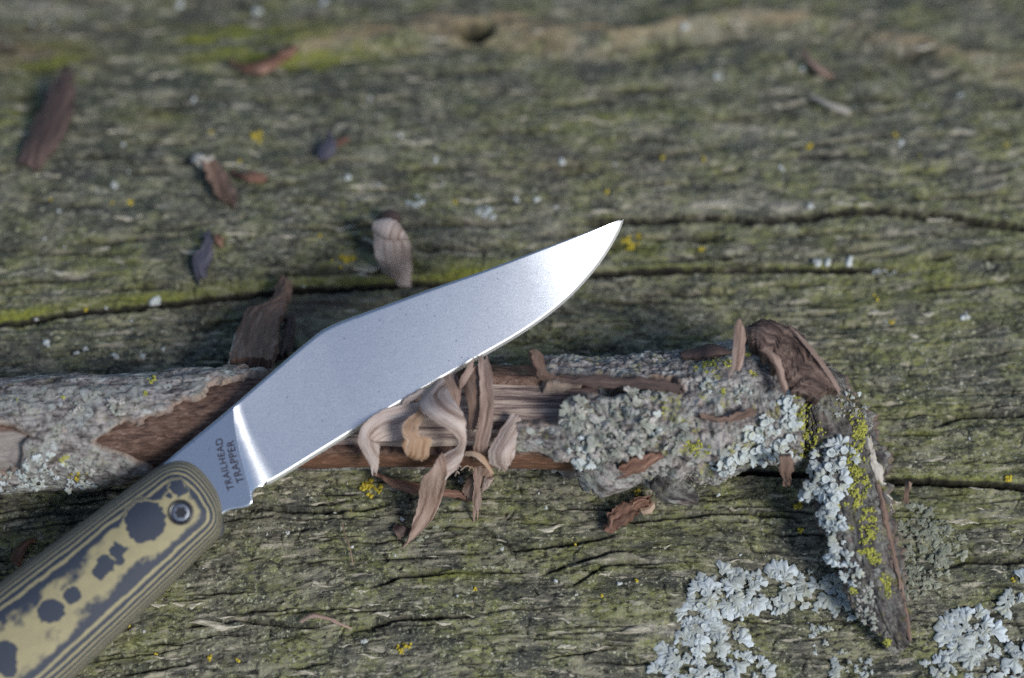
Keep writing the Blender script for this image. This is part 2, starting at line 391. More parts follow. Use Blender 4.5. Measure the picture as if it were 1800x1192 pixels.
# black mould grains
vk = lm.voro(lm.vadd(lm.vscale(guv, (0.7, 1.2, 1)), lm.vscale(lm.noise(guv, 1.3, 2, 0.5, out=1), (0.9, 0.9, 0))), 1.1, out='Color')
sepk = lm.n('ShaderNodeSeparateColor'); lm.put(sepk.inputs[0], vk)
blk = lm.math('MULTIPLY', lm.ramp(sepk.outputs[0], [(0.60, 0.0), (0.70, 0.9)]), lm.ramp(n_fine, [(0.44, 1.0), (0.56, 0.1)]))
base = lm.mix(blk, base, (0.016, 0.017, 0.014))
# bleached fibres
pf = lm.ramp(lm.noise(lm.vscale(guv, (0.16, 0.75, 1.0)), 1.0, 3, 0.5), [(0.615, 0.0), (0.67, 0.85)])
base = lm.mix(pf, base, lm.mix(n_fine, (0.22, 0.20, 0.15), (0.46, 0.42, 0.33)))
base = lm.mix(lm.math('MULTIPLY', lm.attr('pale'), lm.ramp(n_fine, [(0.3, 0.2), (0.5, 1.0)]), True), base, lm.mix(n_fine, (0.24, 0.21, 0.16), (0.50, 0.46, 0.38)))
base = lm.mix(lm.math('MULTIPLY', lm.attr('brown'), 0.6), base, lm.mix(n_st, (0.05, 0.035, 0.025), (0.16, 0.115, 0.085)))
base = lm.mix(lm.math('MULTIPLY', lm.attr('tan'), lm.ramp(n_fine, [(0.25, 0.4), (0.55, 1.0)]), True), base, lm.mix(n_st, (0.10, 0.06, 0.03), (0.46, 0.37, 0.23)))
mossf = lm.math('MULTIPLY', lm.attr('moss'), lm.ramp(n_fine, [(0.3, 0.45), (0.55, 1.1)]), True)
base = lm.mix(mossf, base, lm.mix(n_fine, (0.060, 0.078, 0.010), (0.26, 0.265, 0.050)))
base = lm.mix(lm.math('MULTIPLY', lm.attr('crack_shade'), 0.97), base, (0.010, 0.009, 0.007))
hb = lm.math('ADD', lm.math('MULTIPLY', n_fine, 0.9), lm.math('ADD', lm.math('MULTIPLY', gr, 0.35), lm.math('MULTIPLY', n_md, 0.2)))
M_log = lm.done(base, 0.88, lm.bump(hb, 0.9, 0.0004), spec=0.25)

LOG = thing('weathered_log', 'old weathered mossy log lying crosswise that fills the picture beneath everything', 'log')
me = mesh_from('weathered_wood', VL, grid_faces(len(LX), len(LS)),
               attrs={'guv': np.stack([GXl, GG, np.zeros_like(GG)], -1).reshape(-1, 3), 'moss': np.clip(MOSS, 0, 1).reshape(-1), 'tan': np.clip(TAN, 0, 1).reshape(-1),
                      'crack_shade': np.clip(CRACK_SHADE, 0, 1).reshape(-1), 'pale': np.clip(PALE, 0, 1).reshape(-1), 'brown': BROWN.reshape(-1), 'film_shade': FILM_SHADE.reshape(-1)})
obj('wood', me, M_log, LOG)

def log_h(x, s):
    i = int(np.clip(np.searchsorted(LX, x) - 1, 0, len(LX) - 2)); j = int(np.clip(np.searchsorted(LS, s) - 1, 0, len(LS) - 2))
    a = (x - LX[i]) / (LX[i + 1] - LX[i]); b_ = (s - LS[j]) / (LS[j + 1] - LS[j])
    return (H[i, j] * (1 - a) + H[i + 1, j] * a) * (1 - b_) + (H[i, j + 1] * (1 - a) + H[i + 1, j + 1] * a) * b_
def log_top(x, y, smooth=False):
    s = R_LOG * math.asin(np.clip((y - Y0) / R_LOG, -0.99, 0.99))
    h = log_h(x, s)
    if smooth: h = np.mean([log_h(x + a, s + c) for a in (-1.5, 0, 1.5) for c in (-1.5, 0, 1.5)])
    return math.sqrt(R_LOG ** 2 - (y - Y0) ** 2) - R_LOG + h
def on_log(px, py, lift=0.0, smooth=False):
    d = ray(px, py); t = (0 - CAM[2]) / d[2]
    for _ in range(10):
        p = CAM + d * t
        t += (log_top(p[0], p[1], smooth) + lift - p[2]) / d[2] * 0.85
    return CAM + d * t
def log_normal(p):
    n = np.array([0.0, p[1] - Y0, R_LOG]); return n / np.linalg.norm(n)

# ================================================================== STICK (branch)
STICK = thing('whittled_branch', 'grey barked branch with pale whittled patch, lichen crusts and broken end, under the knife', 'branch')
ax_px = [(-420, 800, 96), (-150, 776, 96), (0, 767, 96), (250, 752, 97), (500, 737, 99), (760, 731, 101), (1000, 734, 103), (1200, 724, 103), (1320, 706, 112), (1397, 702, 116)]
A3 = []
for px, py, r in ax_px:
    p = on_plane(px, py, np.array([0, 0, 10.4]), np.array([0, 0, 1.0])); A3.append([*p, r * 0.1])
def tube_frames(rows, n):
    Q = catmull(rows, n); C = Q[:, :3]; T = np.gradient(C, axis=0); T /= np.linalg.norm(T, axis=1)[:, None]
    E = -FWD[None] - (T @ -FWD)[:, None] * T; E /= np.linalg.norm(E, axis=1)[:, None]
    U = np.cross(E, T); U *= np.sign(U @ UPV)[:, None]
    U /= np.linalg.norm(U, axis=1)[:, None]
    L = np.concatenate(([0], np.cumsum(np.linalg.norm(np.diff(C, axis=0), axis=1))))
    return C, T, E, U, Q[:, 3], L
def tube(rows, nu, nth, rfun, flat=1.0, th0=-math.pi, th1=math.pi):
    C, T, E, U, Rr, L = tube_frames(rows, nu)
    th = np.linspace(th0, th1, nth)
    TH, LL = np.meshgrid(th, L)
    ct = np.cos(TH)[..., None]; st = np.sin(TH)[..., None]
    dirs = ct * E[:, None] * flat + st * U[:, None]
    base = C[:, None] + Rr[:, None, None] * dirs
    bx, by = project(base.reshape(-1, 3)); bx = bx.reshape(TH.shape); by = by.reshape(TH.shape)
    front = np.cos(TH) > -0.42
    rr, keep, attrs = rfun(LL, TH, Rr[:, None] * np.ones_like(TH), bx, by, front)
    V = C[:, None] + rr[..., None] * dirs
    F = grid_faces(nu, nth)
    if keep is not None:
        kf = keep[:-1, :-1] | keep[1:, :-1] | keep[:-1, 1:] | keep[1:, 1:]
        F = F[kf.reshape(-1)]
    at = {'guv': np.stack([LL, TH * Rr[:, None], np.zeros_like(LL)], -1).reshape(-1, 3)}
    at.update({k: v.reshape(-1) for k, v in attrs.items()})
    Vf, F, at = compact(V.reshape(-1, 3), F, at)
    return Vf, F, at
# where the bark is gone (picture outlines laid on the round branch)
P_NOBARK = [(400, 560), (944, 560), (948, 662), (1060, 664), (1188, 668), (1200, 690), (1110, 684), (1050, 694), (988, 703), (978, 738), (905, 744), (893, 800), (1005, 806), (1016, 830), (1004, 900), (520, 900), (430, 900), (330, 862), (262, 826), (190, 796), (160, 772), (232, 740), (300, 712), (352, 690), (372, 664), (420, 648), (470, 636), (480, 600)]
P_WOOD = [(530, 652), (860, 655), (1130, 661), (1183, 678), (1090, 690), (1000, 700), (985, 742), (905, 752), (900, 800), (1000, 806), (760, 806), (560, 800), (500, 760)]
P_GREY = [(-60, 762), (20, 757), (44, 764), (40, 790), (50, 806), (46, 836), (-60, 846)]
def nob(LL, TH, Rr, bx, by, front):
    w = 9 * fbm(LL / 2.6, TH * 9.5 / 2.0, 4, 21, 0.5) + 14 * fbm(LL / 7, TH * 9.5 / 5, 2, 22)
    sd = poly_sd(bx + w, by + w, P_NOBARK)
    sg = poly_sd(bx + w * 1.2, by + w * 1.0, P_GREY)
    return np.where(front, np.maximum(sd, sg), -99)
def r_bark(LL, TH, Rr, bx, by, front):
    y = TH * 9.8
    sd = nob(LL, TH, Rr, bx, by, front)
    r = Rr + 0.0
    r += 0.75 * fbm(LL / 9, y / 5, 3, 31) + 0.34 * fbm(LL / 3.6, y / 1.8, 4, 32, 0.55)
    r += (0.08 + 0.30 * sstep(880, 1000, bx)) * fbm(LL / 1.3, y / 1.1, 3, 43, 0.65)
    pl = vnoise(LL / 3.2 + 0.4 * vnoise(LL / 2, y / 2, 35), y / 1.9, 33)
    r -= 0.55 * np.exp(-(pl / 0.10) ** 2) * (0.5 + 0.5 * vnoise(LL / 8, y / 8, 34))
    lf = 0.35 + 0.65 * sstep(880, 1000, bx)
    r += lf * (0.28 * np.abs(vnoise(LL / 0.9, y / 0.8, 36)) + 0.12 * vnoise(LL / 0.45, y / 0.42, 37))
    rough = sstep(940, 1010, bx) * (1 - sstep(1260, 1330, bx)) * sstep(680, 720, by)
    r += rough * (1.6 + 1.1 * fbm(LL / 2.1, y / 1.7, 3, 38, 0.6) + 0.5 * np.abs(vnoise(LL / 0.8, y / 0.7, 39)))
    r += sstep(1290, 1330, bx) * 0.7 * fbm(LL / 4, y / 4, 3, 41)
    r -= 0.35 * sstep(-14, 0, sd)
    cut = sstep(-3.5, 3.5, sd)
    r = r * (1 - cut) + (Rr - 3.4) * cut
    return r, sd < 3.6, {'edge': sstep(-9, -1, sd), 'right': sstep(880, 1250, bx), 'hid': np.zeros_like(r)}
def r_inner(LL, TH, Rr, bx, by, front):
    y = TH * 9.0
    w = 5 * fbm(LL / 5, y / 2, 3, 51)
    sd = np.where(front, poly_sd(bx + w, by + w, P_WOOD), -99)
    r = Rr - 1.35 + 0.28 * fbm(LL / 6, y / 1.5, 4, 52) + 0.10 * vnoise(LL / 1.2, y / 0.4, 53)
    r -= 0.35 * sstep(0.25, 0.55, fbm(LL / 7, y / 3.2, 2, 54))
    cut = sstep(-3, 3, sd)
    r = r * (1 - cut) + (Rr - 4.2) * cut
    grey = poly_sd(bx, by, P_GREY)
    return r, sd < 3.2, {'grey': sstep(-4, 4, grey), 'orange': sstep(806, 818, by) * (bx > 480)}
def r_wood(LL, TH, Rr, bx, by, front):
    y = TH * 8.0
    r = Rr - 2.4 + 0.08 * fbm(LL / 12, y / 0.8, 3, 56)
    for th0, dist, lo, hi in ((-0.25, 6.7, 470, 1000), (0.35, 6.5, 560, 1195), (0.9, 7.4, 500, 960), (-0.8, 7.3, 480, 1010)):
        c = np.cos(TH - th0); pl = np.where(c > 0.2, dist / np.maximum(c, 0.2), 99) + 0.05 * fbm(LL / 14, y / 0.5, 3, 57)
        k = sstep(lo, lo + 60, bx) * (1 - sstep(hi - 30, hi, bx))
        r = np.where(k > 0, np.minimum(r, r * (1 - k) + pl * k), r)
    return r, None, {}

bk = NT('lichened_bark')
gv = bk.attr('guv', 'Vector')
f1 = bk.noise(bk.vscale(gv, (0.3, 0.6, 1)), 1.0, 5, 0.7); f2 = bk.noise(gv, 1.6, 5, 0.7); f3 = bk.noise(gv, 0.22, 3, 0.6)
c = bk.ramp(f1, [(0.36, (0.045, 0.040, 0.038)), (0.46, (0.17, 0.155, 0.150)), (0.56, (0.33, 0.31, 0.30)), (0.66, (0.46, 0.44, 0.42))])
wv = bk.vadd(gv, bk.vscale(bk.noise(gv, 1.1, 2, 0.5, out=1), (1.1, 1.1, 0)))
vd = bk.voro(wv, 0.62); vc = bk.n('ShaderNodeSeparateColor'); bk.put(vc.inputs[0], bk.voro(wv, 0.62, out='Color'))
mint = bk.math('MULTIPLY', bk.ramp(f3, [(0.45, 0.0), (0.60, 0.9)]), bk.ramp(f2, [(0.36, 0.0), (0.52, 0.95)]))
c = bk.mix(mint, c, bk.mix(f2, (0.20, 0.22, 0.20), (0.43, 0.455, 0.425)))
ros = bk.math('MULTIPLY', bk.ramp(vc.outputs[0], [(0.80, 0.0), (0.86, 1.0)]), bk.ramp(vd, [(0.30, 1.0), (0.55, 0.0)]))
c = bk.mix(bk.math('MULTIPLY', ros, 0.8), c, bk.mix(f2, (0.36, 0.40, 0.38), (0.53, 0.56, 0.54)))
ylw = bk.math('MULTIPLY', bk.ramp(vc.outputs[1], [(0.80, 0.0), (0.88, 1.0)]), bk.math('MULTIPLY', bk.ramp(f2, [(0.46, 0.0), (0.56, 1.0)]), bk.ramp(bk.attr('right'), [(0.0, 0.25), (1.0, 1.0)])))
c = bk.mix(bk.math('MULTIPLY', ylw, 0.75), c, (0.30, 0.30, 0.055))
dk = bk.ramp(bk.noise(gv, 0.75, 5, 0.75), [(0.39, 1.0), (0.49, 0.0)])
c = bk.mix(bk.math('MULTIPLY', dk, 0.85), c, (0.045, 0.036, 0.034))
pnk = bk.ramp(bk.noise(gv, 0.35, 3, 0.6), [(0.60, 0.0), (0.70, 0.6)])
c = bk.mix(pnk, c, (0.33, 0.27, 0.245))
c = bk.mix(bk.math('MULTIPLY', bk.attr('edge'), bk.ramp(f2, [(0.35, 0.35), (0.6, 1.0)])), c, bk.mix(f2, (0.15, 0.085, 0.055), (0.42, 0.34, 0.28)))
c = bk.mix(1.0, c, (0.84, 0.82, 0.80), 'MULTIPLY')
M_bark = bk.done(c, 0.9, bk.bump(bk.math('ADD', f2, bk.math('MULTIPLY', mint, 0.4)), 0.55, 0.0003), spec=0.2)

ib = NT('inner_bark')
gv = ib.attr('guv', 'Vector')
f1 = ib.noise(ib.vscale(gv, (0.35, 1.3, 1)), 1.0, 5, 0.7, 0.6); f2 = ib.noise(gv, 1.8, 4, 0.7)
c = ib.ramp(f1, [(0.34, (0.022, 0.012, 0.009)), (0.45, (0.075, 0.042, 0.030)), (0.56, (0.125, 0.076, 0.055)), (0.68, (0.20, 0.135, 0.105))])
pore = ib.ramp(ib.noise(ib.vscale(gv, (0.6, 2.2, 1)), 1.4, 3, 0.6, 1.2), [(0.36, 1.0), (0.44, 0.0)])
c = ib.mix(ib.math('MULTIPLY', pore, 0.7), c, (0.022, 0.013, 0.010))
bl = ib.ramp(ib.noise(gv, 0.16, 2, 0.5), [(0.30, 0.9), (0.36, 0.0)])
c = ib.mix(bl, c, (0.020, 0.014, 0.012))
c = ib.mix(ib.math('MULTIPLY', ib.attr('orange'), 0.6), c, ib.mix(f1, (0.06, 0.03, 0.018), (0.25, 0.12, 0.065)))
c = ib.mix(ib.attr('grey'), c, ib.mix(f1, (0.08, 0.068, 0.062), (0.34, 0.30, 0.27)))
M_inner = ib.done(c, 0.75, ib.bump(f1, 0.7, 0.0003), spec=0.25)

def wood_material(name, stops, lo=(0.045, 0.9), thin=0.0):
    w = NT(name); gv = w.attr('guv', 'Vector')
    a = w.noise(w.vscale(gv, (lo[0], lo[1], 1)), 1.0, 6, 0.7, 0.4); b_ = w.noise(w.vscale(gv, (0.16, 3.0, 1)), 1.0, 4, 0.7)
    f = w.math('ADD', w.math('MULTIPLY', a, 0.7), w.math('MULTIPLY', b_, 0.3))
    c = w.ramp(f, stops)
    sp = w.ramp(w.noise(w.vscale(gv, (0.5, 1.4, 1)), 1.0, 3, 0.6), [(0.70, 0.0), (0.78, 0.7)])
    c = w.mix(sp, c, tuple(x * 0.35 for x in stops[0][1]))
    m = w.done(c, 0.7, w.bump(f, 0.7, 0.0003), spec=0.3)
    if thin:
        tr = w.n('ShaderNodeBsdfTranslucent'); w.put(tr.inputs[0], c); mx = w.n('ShaderNodeMixShader'); mx.inputs[0].default_value = thin
        out = w.t.nodes['Material Output']; w.t.links.new(w.b.outputs[0], mx.inputs[1]); w.t.links.new(tr.outputs[0], mx.inputs[2]); w.t.links.new(mx.outputs[0], out.inputs[0])
    return m
M_wood = wood_material('cut_wood', [(0.40, (0.045, 0.030, 0.030)), (0.47, (0.16, 0.115, 0.100)), (0.53, (0.33, 0.26, 0.215)), (0.60, (0.50, 0.42, 0.34))], (0.03, 0.45))
M_pale = wood_material('pale_shaving', [(0.38, (0.24, 0.165, 0.135)), (0.46, (0.46, 0.365, 0.315)), (0.53, (0.60, 0.505, 0.45)), (0.62, (0.72, 0.64, 0.59))], (0.07, 0.8), 0.42)
M_tanw = wood_material('tan_shaving', [(0.38, (0.12, 0.075, 0.056)), (0.46, (0.31, 0.212, 0.168)), (0.54, (0.45, 0.33, 0.27)), (0.64, (0.58, 0.46, 0.39))], (0.07, 0.8), 0.42)
M_orng = wood_material('orange_shaving', [(0.38, (0.24, 0.125, 0.065)), (0.46, (0.44, 0.285, 0.18)), (0.54, (0.55, 0.41, 0.30)), (0.64, (0.62, 0.51, 0.42))], (0.07, 0.8), 0.42)
M_brwn = wood_material('brown_bark_strip', [(0.33, (0.050, 0.030, 0.022)), (0.46, (0.115, 0.072, 0.052)), (0.56, (0.17, 0.112, 0.084)), (0.68, (0.27, 0.20, 0.16))], (0.10, 0.8))
M_redb = wood_material('red_bark_strip', [(0.36, (0.040, 0.020, 0.014)), (0.46, (0.115, 0.058, 0.038)), (0.55, (0.175, 0.095, 0.066)), (0.66, (0.28, 0.18, 0.135))], (0.10, 0.8))
M_dark = wood_material('dark_bark_strip', [(0.33, (0.018, 0.014, 0.013)), (0.46, (0.050, 0.034, 0.030)), (0.56, (0.080, 0.052, 0.044)), (0.68, (0.14, 0.10, 0.085))], (0.10, 0.8))
M_rot = wood_material('rotten_wood', [(0.36, (0.018, 0.012, 0.010)), (0.46, (0.060, 0.038, 0.030)), (0.54, (0.115, 0.076, 0.060)), (0.66, (0.22, 0.16, 0.13))], (0.22, 0.7))
M_slate = wood_material('slate_chip', [(0.33, (0.020, 0.020, 0.028)), (0.46, (0.050, 0.050, 0.070)), (0.56, (0.075, 0.070, 0.090)), (0.68, (0.22, 0.16, 0.12))], (0.10, 0.8))
M_grey = wood_material('grey_old_wood', [(0.33, (0.16, 0.14, 0.12)), (0.46, (0.33, 0.30, 0.25)), (0.56, (0.45, 0.41, 0.35)), (0.68, (0.60, 0.56, 0.50))], (0.10, 0.8))

Vb, Fb, ab = tube(A3, 800, 300, r_bark)
bark_o = obj('bark', mesh_from('bark', Vb, Fb, attrs=ab), M_bark, STICK, 'grey flaking bark crusted with mint lichen')
Vi, Fi, ai = tube(A3, 560, 170, r_inner)
obj('inner_bark', mesh_from('inner_bark', Vi, Fi, attrs=ai), M_inner, STICK, 'red-brown inner bark laid bare')
Vw, Fw, aw = tube(A3, 420, 160, r_wood)
obj('wood_core', mesh_from('wood_core', Vw, Fw, attrs=aw), M_wood, STICK, 'pale streaked wood cut flat by the knife')

# broken bark limb that hangs from the branch end towards the lower right
limb_px = [(1424, 655, 34, 15), (1446, 685, 46, 14.5), (1460, 725, 53, 13.5), (1478, 780, 68, 12), (1494, 850, 76, 10.5), (1514, 940, 63, 8.5), (1538, 1018, 51, 6.5), (1562, 1080, 37, 4.5), (1574, 1115, 26, 3.2), (1584, 1136, 16, 2.0), (1588, 1142, 3, 1.6)]
L3 = []
for px, py, r, z in limb_px:
    p = on_log(px, py, z, True); L3.append([*p, r * 0.1])
def r_limb(LL, TH, Rr, bx, by, front):
    y = TH * 6
    r = Rr + 0.55 * fbm(LL / 5, y / 3, 3, 91) + 0.6 * fbm(LL / 1.7, y / 1.4, 4, 92, 0.65) + 0.25 * np.abs(vnoise(LL / 0.7, y / 0.7, 93))
    side = sstep(1.05, 1.35, np.abs(TH))
    ragged = np.exp(-((np.abs(TH) - 1.5) / 0.5) ** 2)
    r += ragged * Rr * (0.30 * fbm(LL / 3.5, np.sign(TH) * 3.0, 3, 96, 0.7) + 0.10 * vnoise(LL / 0.6, np.sign(TH) * 5.0, 97))
    cr = vnoise(LL / 3.4, y / 1.5, 94); r -= 0.6 * np.exp(-(cr / 0.12) ** 2)
    cr2 = vnoise(LL / 9.0, y / 1.8 + 4, 98); r -= 0.8 * np.exp(-(cr2 / 0.07) ** 2)
    r = np.maximum(r, 0.4)
    return r, None, {'edge': side * 0.9 * (0.55 + 0.45 * vnoise(LL / 3, y / 2, 95)), 'right': np.full_like(r, 1.3)}
Vl, Fl, al = tube(L3, 340, 190, r_limb, flat=0.42)
dlm = M_bark.copy(); dlm.name = 'dark_lichened_bark'
for n_ in dlm.node_tree.nodes:
    if n_.type == 'VALTORGB' and len(n_.color_ramp.elements) == 4:
        for e, cc in zip(n_.color_ramp.elements, ((0.035, 0.032, 0.034), (0.085, 0.082, 0.085), (0.16, 0.155, 0.15), (0.26, 0.25, 0.235))): e.color = (*cc, 1)
nd = dlm.node_tree; pb = nd.nodes['Principled BSDF']; lk = pb.inputs['Base Color'].links[0].from_socket
mxn = nd.nodes.new('ShaderNodeMix'); mxn.data_type = 'RGBA'; mxn.blend_type = 'MULTIPLY'; mxn.inputs[0].default_value = 1.0; mxn.inputs[7].default_value = (0.70, 0.67, 0.65, 1)
nd.links.new(lk, mxn.inputs[6]); nd.links.new(mxn.outputs[2], pb.inputs['Base Color'])
limb_o = obj('broken_limb', mesh_from('broken_limb', Vl, Fl, attrs=al), dlm, STICK, 'broken barked limb drooping from the branch end')

bvh_stick = BVHTree.FromPolygons([Vector(v) for v in np.vstack([Vb, Vl])], np.vstack([Fb, Fl + len(Vb)]).tolist())
bvh_all = BVHTree.FromPolygons([Vector(v) for v in np.vstack([Vb, Vl, Vw, Vi])], np.vstack([Fb, Fl + len(Vb), Fw + len(Vb) + len(Vl), Fi + len(Vb) + len(Vl) + len(Vw)]).tolist())
def on_stick(px, py, lift=0.0, tree=None):
    d = ray(px, py); dn = d / np.linalg.norm(d)
    h = (tree or bvh_stick).ray_cast(Vector(CAM), Vector(dn))
    if h[0] is None: return None, None
    n = np.array(h[1]); n = n if n @ dn < 0 else -n
    return np.array(h[0]) + n * lift, n
DREF = float((np.array(A3[5][:3]) - CAM) @ FWD)
def pc(px, py, d):             # d millimetres nearer to the viewer than the branch axis
    return at_depth(px, py, DREF - d)

# ------------------------------------------------------------------ ribbons (shavings, strips, chips)
def ribbon_mesh(name, L, Rr, thick=0.3, nl=36, nw=9, bow=0.0, rough=0.12, seed=0, fray=0.5):
    Lc = catmull(L, nl); Rc = catmull(Rr, nl)
    W = np.linspace(0, 1, nw)
    mid = (Lc + Rc) / 2; along = np.concatenate(([0], np.cumsum(np.linalg.norm(np.diff(mid, axis=0), axis=1))))
    wid = np.linalg.norm(Rc - Lc, axis=1)
    jl = rough * (1.2 * fbm(along / 1.1, along * 0, 4, seed + 1, 0.7)); jr = rough * (1.2 * fbm(along / 1.1, along * 0 + 9, 4, seed + 2, 0.7))
    ac = (Rc - Lc) / np.maximum(wid, 1e-6)[:, None]
    Lc = Lc + ac * jl[:, None]; Rc = Rc + ac * jr[:, None]
    V = Lc[:, None] * (1 - W)[None, :, None] + Rc[:, None] * W[None, :, None]
    tn = np.gradient(mid, axis=0); tn /= np.maximum(np.linalg.norm(tn, axis=1), 1e-9)[:, None]
    endw = np.clip(np.maximum(1 - np.arange(nl) / 4.0, 1 - (nl - 1 - np.arange(nl)) / 4.0), 0, 1)
    endw = np.where(np.arange(nl) < nl // 2, 0.25 * endw, endw)
    tear = fray * 1.6 * vnoise(W * wid.max() / 0.55, W * 0 + seed, seed + 6)
    V = V + tn[:, None] * (endw[:, None] * tear[None])[..., None]
    T = np.gradient(mid, axis=0); T /= np.maximum(np.linalg.norm(T, axis=1), 1e-9)[:, None]
    N = np.cross(T, ac); N /= np.maximum(np.linalg.norm(N, axis=1), 1e-9)[:, None]
    for i in range(1, len(N)):
        if N[i] @ N[i - 1] < 0: N[i] = -N[i]
    if N[len(N) // 2] @ FWD > 0: N = -N
    bw = (np.sin(W * math.pi))[None, :] * bow * wid[:, None]
    rel = rough * 0.4 * fbm(along[:, None] / 3.0, W[None] * wid[:, None] / 0.7, 3, seed + 3)
    rel = rel + 0.22 * rough * vnoise(along[:, None] / 1.3, W[None] * wid[:, None] / 0.28, seed + 8)
    Vt = V + N[:, None] * (bw + rel + thick / 2)[..., None]; Vbm = V + N[:, None] * (bw + rel * 0.6 - thick / 2)[..., None]
    a = nl * nw
    F1 = grid_faces(nl, nw); F2 = grid_faces(nl, nw, flip=True) + a
    idx = np.arange(a).reshape(nl, nw)
    loop = np.concatenate([idx[:, 0], idx[-1, 1:], idx[-2::-1, -1], idx[0, -2:0:-1]])
    m_ = len(loop); q0 = 2 * a + np.arange(m_); nx = np.roll(q0, -1)
    F3 = np.stack([q0, q0 + m_, nx + m_, nx], -1)
    side = np.vstack([Vt.reshape(-1, 3)[loop], Vbm.reshape(-1, 3)[loop]])
    guv = np.stack([np.repeat(along, nw), (W[None] * wid[:, None]).reshape(-1), np.full(a, seed * 3.1)], -1)
    return mesh_from(name, np.vstack([Vt.reshape(-1, 3), Vbm.reshape(-1, 3), side]), np.vstack([F1, F2, F3]), attrs={'guv': np.vstack([guv, guv + 5, guv[loop], guv[loop] + 0.3])})
def ribbon(name, rows, material, fn, parent=None, label=None, cat=None, group=None, **kw):
    L = [fn(r[0], r[1], r[4]) for r in rows]; Rr = [fn(r[2], r[3], r[5] if len(r) > 5 else r[4]) for r in rows]
    o = obj(name, ribbon_mesh(name, L, Rr, **kw), material, parent)
    if cat: tag(o, label, cat, group)
    elif label: o['label'] = label
    return o
def z5(rows):                # coordinates read from the enlarged view of the shavings
    return [(r[0] / 2.8375 + 560, r[1] / 2.838 + 560, r[2] / 2.8375 + 560, r[3] / 2.838 + 560, *r[4:]) for r in rows]
def gl(px, py, lift): return on_log(px, py, lift, True)

# the broken upper end: hollow brown bark sheet, the pale rim, splinters
rows = [(1318, 612, 1312, 586, 8, 4), (1340, 624, 1342, 572, 9.2, 4), (1364, 650, 1388, 578, 9.5, 5), (1384, 682, 1426, 626, 10, 7.5), (1406, 696, 1456, 664, 10.6, 9), (1430, 704, 1472, 690, 10.8, 9.5)]
ribbon('broken_end', rows, M_rot, pc, STICK, 'dark brown rotten wood at the broken branch end', thick=2.6, bow=0.08, rough=1.0, seed=5, nl=110, nw=60)
ribbon('pale_rim', [(1384, 574, 1390, 578, 7.5), (1412, 604, 1420, 603, 9), (1440, 640, 1447, 636, 10), (1462, 672, 1469, 668, 10.5), (1476, 694, 1480, 690, 10.5)], M_tanw, pc, STICK, thick=0.5, rough=0.1, seed=6, nw=4)
ribbon('bark_lip', [(1336, 616, 1346, 612, 11.5), (1352, 630, 1372, 632, 12), (1364, 652, 1378, 660, 12), (1376, 690, 1388, 690, 12.5)], M_tanw, pc, STICK, thick=0.8, rough=0.25, seed=7, bow=0.2)
ribbon('splinter', [(1296, 560, 1303, 564, 12), (1290, 580, 1309, 582, 12), (1289, 610, 1309, 612, 12.4), (1285, 640, 1306, 640, 12.8), (1282, 660, 1300, 652, 13)], M_tanw, pc, STICK, 'brown splinter standing up from the branch', thick=0.9, rough=0.2, seed=8, bow=0.15)
def limbp(px, py, d):
    p, n = on_stick(px, py); 
    return on_log(px, py, d, True)
ribbon('wood_splinter', [(1520, 772, 1526, 770, 14.5), (1526, 800, 1539, 798, 14), (1534, 830, 1549, 826, 13), (1541, 858, 1559, 853, 12), (1552, 882, 1565, 878, 11.2), (1562, 898, 1567, 890, 10.6)], M_grey, gl, STICK, 'pale bare splinter along the limb edge', thick=0.9, rough=0.7, seed=9, bow=0.1, nl=60, fray=1.5)
ribbon('inner_bark_strip', [(1538, 850, 1545, 850, 13), (1548, 900, 1558, 898, 12), (1558, 950, 1569, 948, 10), (1571, 1000, 1580, 998, 8.5), (1583, 1050, 1590, 1046, 6.4), (1592, 1120, 1599, 1118, 3.6)], M_brwn, gl, STICK, thick=1.0, rough=0.35, seed=10, bow=0.2, nl=60)
ribbon('bark_flap', [(1138, 832, 1160, 822, 2.0, 3), (1145, 858, 1188, 838, 4.5, 5), (1160, 880, 1215, 850, 5, 5.5), (1185, 886, 1226, 870, 5, 5.0), (1205, 884, 1224, 884, 4.5)], dlm, pc, STICK, 'loose bark flap with grey lichen hanging under the branch', thick=0.9, rough=0.6, seed=11, bow=0.18, nl=50, nw=20)
ribbon('torn_bark', [(1085, 838, 1090, 815, 9, 10.5), (1110, 832, 1115, 805, 10, 11), (1135, 824, 1140, 798, 10.5, 11.3), (1158, 806, 1160, 796, 10.5, 11)], M_redb, pc, STICK, 'red-brown torn bark tear', thick=0.9, rough=0.7, seed=12, nl=40, nw=14)
ribbon('bark_flap', [(1010, 834, 1035, 800, 6, 9), (1040, 858, 1070, 815, 6, 10), (1055, 872, 1100, 830, 6, 9.5), (1080, 860, 1120, 838, 6, 9.5), (1100, 850, 1130, 836, 6, 9)], M_bark, pc, STICK, thick=1.0, rough=0.6, seed=13, bow=0.1, nl=50, nw=18)
ribbon('bark_flap', [(1195, 622, 1200, 632, 4, 5), (1225, 612, 1230, 630, 3.5, 5), (1250, 606, 1262, 626, 3.5, 5), (1268, 612, 1290, 624, 4, 5)], M_dark, pc, STICK, 'dark curled bark edge behind the branch', thick=0.6, rough=0.4, seed=14, bow=0.2, nl=40)
ribbon('bark_edge', [(936, 618, 950, 622, 7.5), (932, 628, 956, 640, 9), (942, 650, 962, 655, 9.5), (948, 664, 975, 662, 10), (990, 668, 985, 660, 10.3)], M_brwn, pc, STICK, thick=1.2, rough=0.6, seed=15, nl=40)
ribbon('bark_edge', [(985, 660, 985, 672, 9.8), (1050, 661, 1052, 680, 9.8), (1120, 664, 1120, 684, 9.9), (1170, 668, 1170, 688, 10), (1200, 676, 1200, 694, 10)], M_dark, pc, STICK, thick=1.0, rough=0.4, seed=16, nl=50, bow=0.15)
